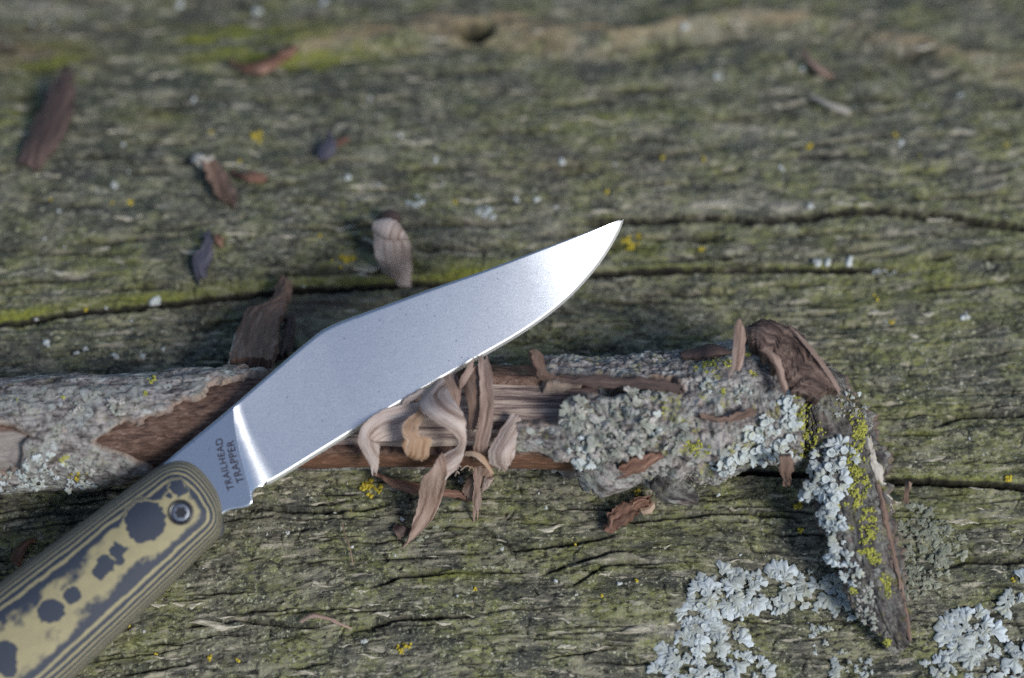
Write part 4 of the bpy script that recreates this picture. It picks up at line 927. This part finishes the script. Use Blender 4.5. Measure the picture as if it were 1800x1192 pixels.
chip([(1124, 894, 1130, 904, 2.0), (1136, 892, 1142, 902, 2.4), (1146, 884, 1150, 894, 2.0)], M_orng, 'small peach-coloured flake at the end of the reddish bark chip', 'wood_chip', 'wood chip', thick=0.5, bow=0.15, nl=20, nw=8, rough=0.3, seed=216)
chip([(20, 984, 36, 994, 0.8), (24, 968, 40, 978, 2.2), (34, 956, 48, 962, 2.6), (46, 950, 58, 954, 1.6), (58, 950, 66, 952, 0.6)], M_redb, 'curled brown leaf scrap left of the knife handle', 'leaf_scrap', 'leaf scrap', thick=0.4, bow=0.2, nl=30, nw=10, rough=0.25, seed=217)
chip([(526, 1091, 530, 1095, 1.0), (546, 1079, 550, 1086, 2.4), (572, 1083, 574, 1090, 2.2), (596, 1094, 596, 1099, 1.4), (613, 1101, 612, 1104, 0.6)], M_tanw, 'thin curved tan fibre lying on the log right of the handle', 'wood_shaving', 'wood shaving', thick=0.3, bow=0.2, nl=36, nw=6, rough=0.15, seed=218)
chip([(1408, 92, 1416, 88, 2.0), (1420, 110, 1428, 106, 2.4), (1438, 126, 1446, 120, 1.6), (1456, 136, 1462, 132, 0.8)], M_tanw, 'thin pinkish twig bit near the top right', 'twig', 'twig', thick=0.8, bow=0.2, nl=30, nw=6, rough=0.12, seed=219)
chip([(1424, 166, 1426, 172, 1.2), (1450, 178, 1450, 184, 1.6), (1476, 188, 1474, 194, 1.2), (1494, 194, 1492, 200, 0.8)], M_grey, 'slim whitish straw in the blurred upper right', 'straw', 'straw', thick=0.5, nl=24, nw=5, rough=0.1, seed=220)
chip([(1594, 848, 1600, 848, 3.0), (1590, 866, 1598, 868, 2.4), (1586, 884, 1596, 888, 1.0)], M_brwn, 'brown splinter standing in the crack right of the drooping limb', 'wood_chip', 'wood chip', thick=0.8, nl=24, nw=6, rough=0.2, seed=221)
chip([(700, 948, 724, 930, 0.6, 0.9), (694, 940, 712, 926, 1.3, 1.6), (692, 930, 704, 922, 0.8)], M_dark, 'dark crumb under the tip of the long hanging shaving', 'bark_chip', 'bark chip', thick=0.8, nl=18, nw=7, rough=0.4, seed=222)
chip([(600, 918, 602, 919.5, 0.8), (606, 940, 608, 941, 1.6), (614, 962, 616, 962, 1.4), (618, 985, 620, 985, 0.9), (620, 1000, 621.5, 1000, 0.5)], M_tanw, 'hair-thin curved stem lying on the moss below the blade heel', 'plant_stem', 'stem', thick=0.18, nl=40, nw=3, rough=0.04, seed=223)

# ================================================================== LICHENS
lc = NT('pale_blue_lichen'); lv = lc.objmm()
tone = lc.attr('tone')
c = lc.mix(tone, (0.22, 0.225, 0.165), (0.52, 0.575, 0.60))
c = lc.mix(lc.ramp(lc.noise(lv, 0.45, 3, 0.6), [(0.55, 0.0), (0.68, 0.7)]), c, (0.40, 0.40, 0.28))
c = lc.mix(lc.ramp(lc.noise(lv, 2.4, 3, 0.6), [(0.35, 0.35), (0.6, 0.0)]), c, (0.24, 0.26, 0.24))
M_lich = lc.done(c, 0.85, lc.bump(lc.noise(lv, 3.0, 3, 0.6), 0.35, 0.0002), spec=0.2)
dl_ = NT('dull_lichen'); lv = dl_.objmm()
c = dl_.mix(dl_.attr('tone'), (0.15, 0.16, 0.12), (0.30, 0.31, 0.24))
M_dull = dl_.done(dl_.mix(dl_.ramp(dl_.noise(lv, 1.8, 3, 0.6), [(0.35, 0.5), (0.6, 0.0)]), c, (0.10, 0.11, 0.08)), 0.9, spec=0.15)
as_ = NT('ashy_lichen'); lv = as_.objmm()
c = as_.mix(as_.attr('tone'), (0.12, 0.125, 0.10), (0.35, 0.37, 0.325))
c = as_.mix(as_.ramp(as_.noise(lv, 0.5, 3, 0.6), [(0.50, 0.0), (0.62, 0.8)]), c, (0.42, 0.38, 0.36))
M_ash = as_.done(as_.mix(as_.ramp(as_.noise(lv, 1.8, 3, 0.6), [(0.35, 0.6), (0.55, 0.0)]), c, (0.09, 0.09, 0.08)), 0.9, spec=0.15)
yl = NT('yellow_green_lichen'); lv = yl.objmm()
M_ylic = yl.done(yl.mix(yl.attr('tone'), (0.12, 0.135, 0.030), (0.37, 0.36, 0.070)), 0.85, spec=0.2)
ol_ = NT('golden_lichen'); M_gold = ol_.done(ol_.mix(ol_.attr('tone'), (0.24, 0.18, 0.02), (0.44, 0.35, 0.04)), 0.8, spec=0.2)
wl = NT('white_crust'); M_whit = wl.done(wl.mix(wl.attr('tone'), (0.24, 0.25, 0.22), (0.50, 0.53, 0.52)), 0.85, spec=0.2)

def frame(n, ang):
    a_ = np.cross(n, [0.3, 0.9, 0.1]); a_ /= np.linalg.norm(a_); b_ = np.cross(n, a_)
    return a_ * math.cos(ang) + b_ * math.sin(ang)
class Bag:
    def __init__(s): s.V = []; s.F = []; s.t = []
    def add(s, V, F, tone):
        k = len(s.V); s.V += list(V); s.F += [tuple(i + k for i in f) for f in F]; s.t += list(np.broadcast_to(tone, len(V)))
    def obj(s, name, m, parent, label=None):
        return obj(name, mesh_from(name, np.array(s.V), s.F, attrs={'tone': np.array(s.t)}), m, parent, label)
def lobe(bag, p, n, d, size, tilt, tone):
    """one branching lichen lobe: narrow neck, fanned and notched end, thick rolled rim"""
    d = d - n * (d @ n); d /= np.linalg.norm(d) + 1e-9
    sd_ = np.cross(n, d)
    nf = random.choice((2, 3, 3, 4)); V = [p - n * 0.1]; K = 11
    wide = random.uniform(0.65, 1.05)
    rows = ((0.45, 0.55), (0.85, 1.0), (1.0, 1.06))
    V = [p - 0.1 * n - sd_ * size * 0.16, p + n * 0.12 * size, p - 0.1 * n + sd_ * size * 0.16]
    F = []
    tip = []
    for ri, (fr_, wf) in enumerate(rows):
        for k in range(K):
            a_ = (k / (K - 1) - 0.5) * 2 * wide
            notch = 0.70 + 0.30 * abs(math.cos(nf * math.pi * (k / (K - 1) - 0.5) + (0 if nf % 2 else math.pi / 2)))
            rr = size * fr_ * (1 + (notch - 1) * (0.25 if ri == 0 else 0.95)) * random.uniform(0.93, 1.07)
            zz = size * (math.sin(fr_ * 1.4) * tilt + 0.05 * (1 - (2 * k / (K - 1) - 1) ** 2)) + 0.05 * size * math.sin(k * 1.9 + size * 9) - (0.10 * size + 0.08 if ri == 2 else 0)
            V.append(p + d * rr * math.cos(a_) + sd_ * rr * math.sin(a_) * wf + n * zz)
    for k in range(K - 1):
        F.append((1, 3 + k, 3 + k + 1))
    F += [(0, 3, 1), (1, 3 + K - 1, 2)]
    for ri in range(2):
        b0 = 3 + ri * K; b1 = b0 + K
        for k in range(K - 1): F.append((b0 + k, b1 + k, b1 + k + 1, b0 + k + 1))
    tn = np.clip(np.array([tone * 0.45] * 3 + [tone * 0.75] * K + [tone] * K + [tone * 0.9] * K), 0, 1)  # shading put into the colour: neck darkest, fan lighter
    bag.add(V, F, tn)
def cup_geo(p, n, r, h):
    e = frame(n, 0.0); f = np.cross(n, e); V = []; F = []; K = 12
    for rr, zz in ((0.45, -0.1), (0.75, 0.55), (1.0, 0.95), (0.86, 1.0), (0.62, 0.72), (0.3, 0.62)):
        for k in range(K):
            a_ = 2 * math.pi * k / K
            V.append(p + (e * math.cos(a_) + f * math.sin(a_)) * rr * r * (1 + 0.06 * math.sin(3 * a_ + r * 40)) + n * zz * h)
    for j in range(5):
        for k in range(K): F.append((j * K + k, j * K + (k + 1) % K, (j + 1) * K + (k + 1) % K, (j + 1) * K + k))
    F.append(tuple(5 * K + k for k in range(K)))
    return V, F
def stroke_points(strokes, step):
    """strokes: lists of (px,py,r) -> random points with the outward picture direction and the rim share"""
    out = []
    for S in strokes:
        S = np.array(S, float)
        n = max(2, int(sum(np.hypot(*np.diff(S[:, :2], axis=0).T)) / 3) + 1) if len(S) > 1 else 1
        Q = linres(S, n) if len(S) > 1 else S
        area = sum(2 * q_[2] * 3 for q_ in Q) if len(S) > 1 else math.pi * S[0, 2] ** 2
        for _ in range(int(area / step ** 2)):
            q_ = Q[random.randrange(len(Q))]; a_ = random.uniform(0, 2 * math.pi); u = math.sqrt(random.random())
            r_ = q_[2] * u
            out.append((q_[0] + r_ * math.cos(a_), q_[1] + r_ * math.sin(a_), a_, u))
    return out
def leafy_lichen(name, strokes, where, parent, label, m=M_lich, step=9.5, size=(1.3, 2.5), tone=(0.25, 1.0), cups=0, cupr=(0.5, 0.85), lift=0.15):
    bag = Bag(); pts = stroke_points(strokes, step); random.shuffle(pts); cc = []
    for px, py, a_, u in pts:
        w_ = 6 * float(vnoise(px / 14, py / 14, 201)) ; px += w_; py += 5 * float(vnoise(px / 11, py / 11, 202))
        if u < 0.8 and float(vnoise(px / 9, py / 9, 203)) < -0.45: continue
        p, n = where(px, py)
        if p is None: continue
        d = (RGT * math.cos(a_) - UPV * math.sin(-a_) * -1) if False else RGT * math.cos(a_) - UPV * math.sin(a_)
        d = d + frame(n, random.uniform(0, 6.3)) * (0.35 + 0.9 * (1 - u))
        sz = (size[0] * 0.75 + (size[1] * 1.15 - size[0] * 0.75) * random.random() ** 1.5) * (0.7 + 0.45 * u)
        bump = 0.05 + 0.4 * (1 - u) * random.random()
        tn = (tone[0] + (tone[1] - tone[0]) * (0.25 + 0.75 * u ** 1.5)) * random.uniform(0.6, 1.1)
        lobe(bag, p + n * (lift + bump), n, d, sz, random.uniform(0.0, 0.12) + 0.22 * (1 - u) * random.random(), min(tn, 1.0))
        if cups and u < 0.85: cc.append((p, n))
    if not bag.V: return None
    o = bag.obj(name, m, parent, label)
    random.shuffle(cc)
    for p, n in cc[:cups]:
        r_ = random.uniform(*cupr); n2 = n + 0.35 * frame(n, random.uniform(0, 6.3)); n2 /= np.linalg.norm(n2)
        V, F = cup_geo(p + n2 * 0.35, n2, r_, r_ * 0.9)
        me = mesh_from('fruiting_cup', np.array(V), F, attrs={'tone': np.array([0.9] * 48 + [0.55] * 24)})
        obj('fruiting_cup', me, m, o)
    return o
def leafy_each(name, strokes, where, parent, label, **kw):
    for i_, S_ in enumerate(strokes): leafy_lichen(name, [S_], where, parent, label if i_ == 0 else None, **kw)
def w_log(px, py):
    p = on_log(px, py, 0.0); return p, log_normal(p)
def w_stick(px, py): return on_stick(px, py)
# on the log
leafy_lichen('lichen_patch', [[(1175, 1200, 34), (1205, 1172, 40), (1240, 1150, 52), (1262, 1168, 56)], [(1236, 1130, 36), (1234, 1090, 36), (1246, 1060, 36), (1270, 1035, 32), (1300, 1045, 34)], [(1275, 1100, 18), (1305, 1102, 18)], [(1310, 1038, 30), (1350, 1040, 30), (1385, 1038, 32)], [(1300, 1185, 40), (1330, 1196, 26)]],
             w_log, LOG, 'large pale blue leafy lichen ring at the bottom of the log', cups=26, cupr=(0.35, 0.6))
leafy_lichen('lichen_patch', [[(1420, 1030, 26), (1445, 1028, 30), (1470, 1048, 26), (1492, 1062, 18)], [(1400, 1050, 18)]], w_log, LOG, 'pale leafy lichen clump beside the foot of the drooping limb', tone=(0.15, 0.8))
leafy_lichen('lichen_patch', [[(1440, 1090, 14), (1442, 1112, 18), (1440, 1135, 16)]], w_log, LOG, 'small cream leafy lichen below the lichen clump', tone=(0.1, 0.75), size=(0.7, 1.3))
leafy_lichen('lichen_patch', [[(1485, 1150, 12), (1492, 1170, 20), (1510, 1185, 26), (1540, 1192, 20)]], w_log, LOG, 'greyish leafy lichen at the bottom edge below the drooping limb', tone=(0.1, 0.7), size=(0.7, 1.4))
leafy_lichen('lichen_patch', [[(1705, 1095, 18), (1700, 1115, 26), (1722, 1135, 34), (1735, 1160, 38), (1715, 1185, 46)], [(1675, 1125, 14)], [(1690, 1110, 22)]], w_log, LOG, 'large pale blue leafy lichen in the bottom right', tone=(0.3, 1.0), size=(1.4, 2.6))
leafy_lichen('lichen_patch', [[(1775, 1062, 18), (1795, 1045, 22)]], w_log, LOG, 'small white-blue leafy lichen at the right edge', size=(1.3, 2.4))
leafy_lichen('lichen_patch', [[(1630, 1186, 20), (1655, 1178, 22), (1672, 1190, 18)]], w_log, LOG, 'pale leafy lichen at the bottom left of the large right one', size=(1.2, 2.2))
leafy_lichen('lichen_patch', [[(1795, 1130, 14), (1800, 1160, 22), (1785, 1185, 24)]], w_log, LOG, 'pale leafy lichen in the right bottom corner', tone=(0.2, 0.9))
leafy_lichen('dull_lichen', [[(1610, 920, 26), (1630, 960, 42), (1620, 1000, 40), (1600, 1030, 22)], [(1655, 925, 24), (1665, 970, 28)]], w_log, LOG, 'dull grey-green crinkled lichen right of the drooping limb', m=M_dull, step=8, size=(0.8, 1.7), tone=(0.1, 1.0), lift=0.05)
leafy_lichen('dull_lichen', [[(735, 938, 14), (760, 925, 12)]], w_log, LOG, 'dull bluish lichen by the tip of the hanging shaving', m=M_dull, size=(0.6, 1.2), tone=(0.4, 1.0), lift=0.0)
leafy_lichen('lichen_patch', [[(794, 853, 9), (806, 850, 9)]], w_log, LOG, 'tiny bright blue lichen tuft under the curls', size=(0.8, 1.3), lift=2.0)
leafy_lichen('lichen_patch', [[(732, 352, 7)]], w_log, LOG, 'tiny bluish lichen dot above the scoop-shaped shaving', size=(0.8, 1.3), step=4)
leafy_lichen('lichen_patch', [[(846, 370, 8), (858, 380, 7)]], w_log, LOG, 'white lichen dots left of the upper crack', size=(0.8, 1.2), step=4)
leafy_lichen('dull_lichen', [[(1550, 500, 30), (1570, 485, 18)]], w_log, LOG, 'blurred pale lichen below the right crack', m=M_whit, step=12, size=(0.6, 1.2), tone=(0.0, 0.6))
# on the branch
leafy_lichen('leafy_lichen', [[(1388, 705, 10), (1386, 735, 16), (1380, 765, 18), (1362, 785, 16)], [(1345, 745, 16), (1330, 770, 20), (1310, 790, 22), (1290, 808, 18), (1262, 818, 10)], [(1365, 795, 18), (1345, 808, 16), (1325, 812, 12)]], w_stick, STICK, 'blue-white leafy lichen with cups at the branch end', cups=34, size=(0.8, 1.7), step=7)
leafy_lichen('leafy_lichen', [[(1435, 805, 20), (1462, 808, 26), (1480, 800, 18)], [(1428, 835, 18), (1450, 845, 24), (1470, 835, 24)], [(1438, 865, 16), (1455, 880, 22), (1440, 892, 16)], [(1462, 910, 12), (1470, 940, 14), (1478, 970, 13), (1490, 1000, 12), (1500, 1015, 8)]], w_stick, STICK, 'blue-white leafy lichen down the left side of the drooping limb', cups=16, size=(1.0, 2.0), step=7.5)
leafy_each('leafy_lichen', [[(1500, 690, 8)], [(1297, 690, 14), (1305, 700, 14)], [(1238, 678, 5), (1240, 690, 7)]], w_stick, STICK, 'pale rosette lichen on top of the branch', size=(0.5, 1.0), step=5, tone=(0.3, 0.8))
leafy_each('leafy_lichen', [[(1020, 785, 14), (1035, 800, 12)], [(1150, 745, 8)]], w_stick, STICK, 'minty leafy lichen tuft beside the peeling shaving', size=(0.9, 1.7), step=6, tone=(0.5, 1.0))
leafy_each('leafy_lichen', [[(52, 835, 22), (80, 820, 24)], [(10, 845, 20), (30, 840, 16)], [(130, 850, 10), (160, 848, 12)]], w_stick, STICK, 'pale leafy lichen along the lower left of the branch', size=(0.6, 1.2), step=5, tone=(0.4, 0.95))
leafy_each('leafy_lichen', [[(130, 820, 18), (150, 830, 14)], [(130, 718, 8)], [(210, 715, 10), (185, 712, 8)]], w_stick, STICK, m=M_ash, label='grey-green lichen rosettes on the left bark', size=(0.5, 1.0), step=5, tone=(0.6, 1.3))
leafy_each('leafy_lichen', [[(1000, 720, 14), (1040, 735, 24), (1090, 745, 30), (1130, 770, 26), (1060, 790, 30), (1010, 760, 18)], [(1080, 700, 18), (1120, 705, 18), (1160, 715, 18)], [(1180, 860, 16), (1200, 868, 16)], [(1160, 770, 16), (1190, 755, 18), (1220, 740, 16)]], w_stick, STICK, m=M_ash, label='crumpled grey-green lichen crust on the bark bulge', size=(1.0, 2.3), step=11, tone=(0.1, 1.0), lift=0.1)
leafy_each('leafy_lichen', [[(1515, 1030, 18), (1520, 1060, 20), (1535, 1085, 18)], [(1500, 720, 20), (1475, 715, 16)]], w_stick, STICK, m=M_ash, label='ashy lichen on the foot and top of the drooping limb', size=(0.5, 1.0), step=6.5, tone=(0.5, 1.2), lift=0.05)

# granular lichens
def granule(bag, p, n, r, tone):
    e = frame(n, random.uniform(0, 6.3)); f = np.cross(n, e); V = [p + n * r * 0.8]; K = 6
    for rr, zz in ((0.65, 0.5), (1.0, -0.15)):
        for k in range(K):
            a_ = 2 * math.pi * k / K + zz; j = random.uniform(0.8, 1.2)
            V.append(p + (e * math.cos(a_) + f * math.sin(a_)) * rr * r * j + n * zz * r)
    F = [(0, 1 + k, 1 + (k + 1) % K) for k in range(K)] + [(1 + k, 7 + k, 7 + (k + 1) % K, 1 + (k + 1) % K) for k in range(K)]
    bag.add(V, F, tone)
def granular(name, strokes, where, parent, label, m, step=2.5, size=(0.12, 0.27)):
    bag = Bag()
    for px, py, a_, u in stroke_points(strokes, step):
        if float(vnoise(px / 8, py / 8, 301)) + 0.5 * float(vnoise(px / 3.5, py / 3.5, 302)) < -0.05 - 0.35 * (1 - u): continue
        p, n = where(px, py)
        if p is None: continue
        granule(bag, p + n * random.uniform(0, 0.15), n, random.uniform(*size), random.uniform(0.2, 1.0))
    if bag.V: return bag.obj(name, m, parent, label)
def granular_each(name, strokes, where, parent, label, m, **kw):
    for i_, S_ in enumerate(strokes): granular(name, [S_], where, parent, label if i_ == 0 else None, m, **kw)
granular('granular_lichen', [[(1412, 735, 16), (1425, 760, 26), (1432, 785, 22), (1420, 800, 14)], [(1385, 675, 10), (1388, 700, 14)], [(1408, 690, 10), (1418, 715, 12)]], w_stick, STICK, 'bright yellow-green granular lichen at the bend', M_ylic)
granular('granular_lichen', [[(1506, 735, 14), (1514, 760, 14), (1500, 790, 16), (1508, 830, 16), (1518, 870, 16), (1524, 910, 16), (1530, 950, 18), (1520, 965, 16), (1545, 985, 12)], [(1500, 855, 12), (1510, 890, 12)]], w_stick, STICK, 'yellow-green granular lichen down the right side of the limb', M_ylic)
granular_each('granular_lichen', [[(1492, 930, 8)], [(1555, 1020, 14), (1560, 1040, 12)], [(1500, 1040, 8)], [(1560, 1130, 8)], [(1480, 880, 12)]], w_stick, STICK, 'green granular specks low on the limb', M_ylic)
granular_each('granular_lichen', [[(1215, 775, 14), (1225, 790, 12)], [(1205, 745, 7)], [(1258, 642, 14), (1225, 645, 10)], [(1278, 640, 8)], [(1315, 618, 9)], [(1325, 655, 8)], [(1165, 715, 10), (1160, 725, 8)], [(1270, 690, 7)], [(1075, 850, 6)], [(1245, 790, 8)]], w_stick, STICK, 'scattered yellow-green lichen tufts on the branch', M_ylic)
granular_each('granular_lichen', [[(115, 808, 10)], [(265, 667, 8)], [(110, 700, 4)], [(255, 690, 5)], [(30, 703, 4)]], w_stick, STICK, 'yellow-green lichen specks on the left bark', M_ylic)
granular('granular_lichen', [[(125, 838, 9), (140, 836, 11), (148, 834, 7)]], w_stick, STICK, 'orange-yellow lichen spot at the lower left of the branch', M_gold, step=2.6)
# golden dots on the log
gold = [(655, 858, 16), (640, 856, 8), (706, 1140, 10), (722, 1134, 5), (367, 1157, 5), (418, 1160, 3), (228, 1103, 4), (275, 1150, 3), (835, 1037, 3), (615, 898, 4), (490, 883, 3), (458, 240, 11), (444, 239, 6), (229, 358, 6), (176, 302, 4), (195, 357, 4),
        (298, 575, 4), (258, 432, 4), (350, 428, 3), (288, 444, 4), (372, 230, 4), (357, 248, 3), (420, 285, 4), (603, 460, 12), (580, 465, 9), (622, 452, 8), (1172, 324, 5), (1068, 338, 5), (1235, 280, 5), (1424, 258, 6), (1577, 237, 6), (1165, 277, 4), (1233, 437, 5), (1105, 428, 14), (1120, 420, 9),
        (1538, 523, 6), (1567, 566, 5), (1616, 275, 4), (1770, 255, 4), (1118, 1022, 4), (1056, 993, 3), (1105, 945, 3), (1057, 1047, 3), (1780, 1020, 4), (1772, 840, 7), (1010, 954, 4), (1404, 890, 8), (1407, 933, 5), (800, 355, 3), (1155, 513, 4), (720, 415, 4), (150, 545, 3), (90, 350, 3), (1120, 863, 6), (560, 415, 3)]
for gx, gy, gr_ in gold:
    granular('golden_lichen', [[(gx, gy, gr_)]], w_log, LOG, None, M_gold, step=2.8, size=(0.18, 0.36))
# bright specks: small crusts and crumbs of bleached wood on the log
def speck_mesh(k):
    bag = Bag(); r_ = random.Random(k); n = np.array([0, 0, 1.0])
    for _ in range(r_.randint(2, 5)):
        V = []; K = 7; c0 = np.array([r_.uniform(-.4, .4), r_.uniform(-.25, .25), 0])
        s_ = r_.uniform(0.25, 0.5)
        V.append(c0 + n * 0.25)
        for rr, zz in ((0.6, 0.2), (1.0, -0.15)):
            for q_ in range(K):
                a_ = 2 * math.pi * q_ / K; V.append(c0 + np.array([math.cos(a_) * rr * s_ * r_.uniform(.7, 1.3), math.sin(a_) * rr * s_ * r_.uniform(.7, 1.2), zz]))
        F = [(0, 1 + q_, 1 + (q_ + 1) % K) for q_ in range(K)] + [(1 + q_, 8 + q_, 8 + (q_ + 1) % K, 1 + (q_ + 1) % K) for q_ in range(K)]
        bag.add(V, F, r_.uniform(0.2, 1))
    return mesh_from('crust_speck', np.array(bag.V), bag.F, attrs={'tone': np.array(bag.t)})
SPK_M = [speck_mesh(k) for k in range(8)]
M_speckpale = M_whit
known = [(271, 528, 2.3), (85, 604, 1.6), (135, 622, 1.1), (150, 744 - 130, 1.0), (200, 626, 1.2), (253, 627, 1.3), (287, 612, 1.0), (105, 370, 1.0), (200, 323, 1.1), (218, 255, 1.2), (342, 176, 1.3), (204, 327, 1.0), (665, 326, 1.0), (608, 312, 1.6), (765, 280, 1.4), (701, 238, 1.3), (945, 350, 1.3), (985, 283, 1.4), (1490, 458, 2.0), (1437, 460, 1.5), (1457, 462, 1.5), (1425, 365, 1.5), (705, 912, 1.2), (1688, 166, 1.5), (1262, 135, 1.5), (1585, 252, 1.2), (1375, 295, 1.4), (640, 1127, 1.1), (1695, 560, 1.6), (505, 935, 0.9), (618, 962, 0.8), (975, 1022, 1.0), (1090, 1026, 0.9), (910, 350, 1.2), (320, 8, 2.6), (450, 20, 2.0), (572, 5, 2.0), (1205, 48, 1.8), (1410, 118, 1.6)]
for k in range(80):
    known.append((random.uniform(5, 1795), random.uniform(5, 1185), random.uniform(0.3, 0.7)))
nsp = 0
for px, py, s_ in known:
    p = on_log(px, py, 0.05); o = obj('crust_speck', SPK_M[nsp % 8], M_whit, LOG); nsp += 1
    q_ = Vector(log_normal(p)).to_track_quat('Z', 'Y'); o.rotation_mode = 'QUATERNION'
    from mathutils import Quaternion
    o.rotation_quaternion = q_ @ Quaternion((0, 0, 1), random.uniform(0, 6.3)); o.location = Vector(p) * MM; o.scale = (s_,) * 3
# bleached wood flakes lifting from the log
def flake_mesh(k):
    r_ = random.Random(100 + k); n = 9; up = []; lo = []
    ln = 3.2; V = []; T_ = []
    ws = [0.03, 0.16, 0.30, 0.42, 0.36, 0.44, 0.24, 0.12, 0.02]
    for i in range(n):
        x = (i / (n - 1) - 0.5) * ln; w = ws[i] * r_.uniform(0.45, 1.3); y = 0.22 * math.sin(i * 0.9 + k)
        z = 0.14 + 0.12 * math.sin(i * 0.8 + k * 1.7)
        V += [(x, y - w, -0.15), (x + r_.uniform(-.1, .1), y - w * 0.75, z * 0.8), (x, y, z), (x + r_.uniform(-.1, .1), y + w * 0.75, z * 0.8), (x, y + w, -0.15)]
    F = []
    for i in range(n - 1):
        for j in range(4): F.append((i * 5 + j, (i + 1) * 5 + j, (i + 1) * 5 + j + 1, i * 5 + j + 1))
    V = np.array(V); g_ = np.c_[V[:, 0] * 2 + k * 9, V[:, 1] * 1.5, V[:, 2]]
    return mesh_from('wood_flake', V, F, attrs={'guv': g_})
FLK = [flake_mesh(k) for k in range(10)]
M_fl = wood_material('bleached_flake', [(0.38, (0.10, 0.092, 0.066)), (0.46, (0.25, 0.23, 0.17)), (0.54, (0.40, 0.37, 0.285)), (0.64, (0.56, 0.52, 0.43))], (0.5, 1.4))
fl_known = [(380, 1098, 2.0), (330, 1063, 1.5), (280, 1063, 1.3), (400, 1085, 1.0), (1135, 1108, 2.6), (1200, 1098, 2.2), (1000, 1136, 1.4), (1345, 1090, 1.0), (1690, 917, 1.6), (1640, 808, 1.8), (680, 1080, 1.2), (785, 980, 1.3), (970, 928, 1.6), (455, 868, 1.4), (510, 866, 1.3), (880, 950, .9), (560, 1027, 1.4), (780, 1095, 1.3), (600, 400, 1.8), (1380, 366, 1.8), (1270, 362, 1.6), (830, 352, 1.8), (640, 350, 1.6), (1060, 372, 1.6), (1690, 232, 2.0), (1750, 222, 1.6), (1545, 550, 1.6), (1610, 590, 1.6), (1220, 560, 1.5), (1100, 490, 1.2), (1340, 230, 1.6), (1750, 905, 1.6), (110, 480, 1.8), (560, 885, .9), (595, 885, 1.1)]
for k in range(210):
    px = random.uniform(0, 1800); py = random.uniform(0, 1190)
    fl_known.append((px, py, random.uniform(0.4, 1.15) * (1.35 if py < 560 else 0.9)))
for k, (px, py, s_) in enumerate(fl_known):
    p = on_log(px, py, 0.0); o = obj('wood_flake', FLK[k % 10], M_fl, LOG)
    q_ = Vector(log_normal(p)).to_track_quat('Z', 'Y'); o.rotation_mode = 'QUATERNION'
    a_ = math.atan2(*(np.array([on_log(px, py, 0)[1], 0]) * 0)) if False else 0.0
    xd = q_ @ Vector((1, 0, 0)); base_a = math.atan2(xd.y, xd.x)
    o.rotation_quaternion = q_ @ Quaternion((0, 0, 1), -base_a + random.gauss(-0.03, 0.13)); o.location = Vector(p) * MM
    o.scale = (s_ * random.uniform(0.9, 1.5), s_ * random.uniform(0.55, 0.95), s_ * 0.8)
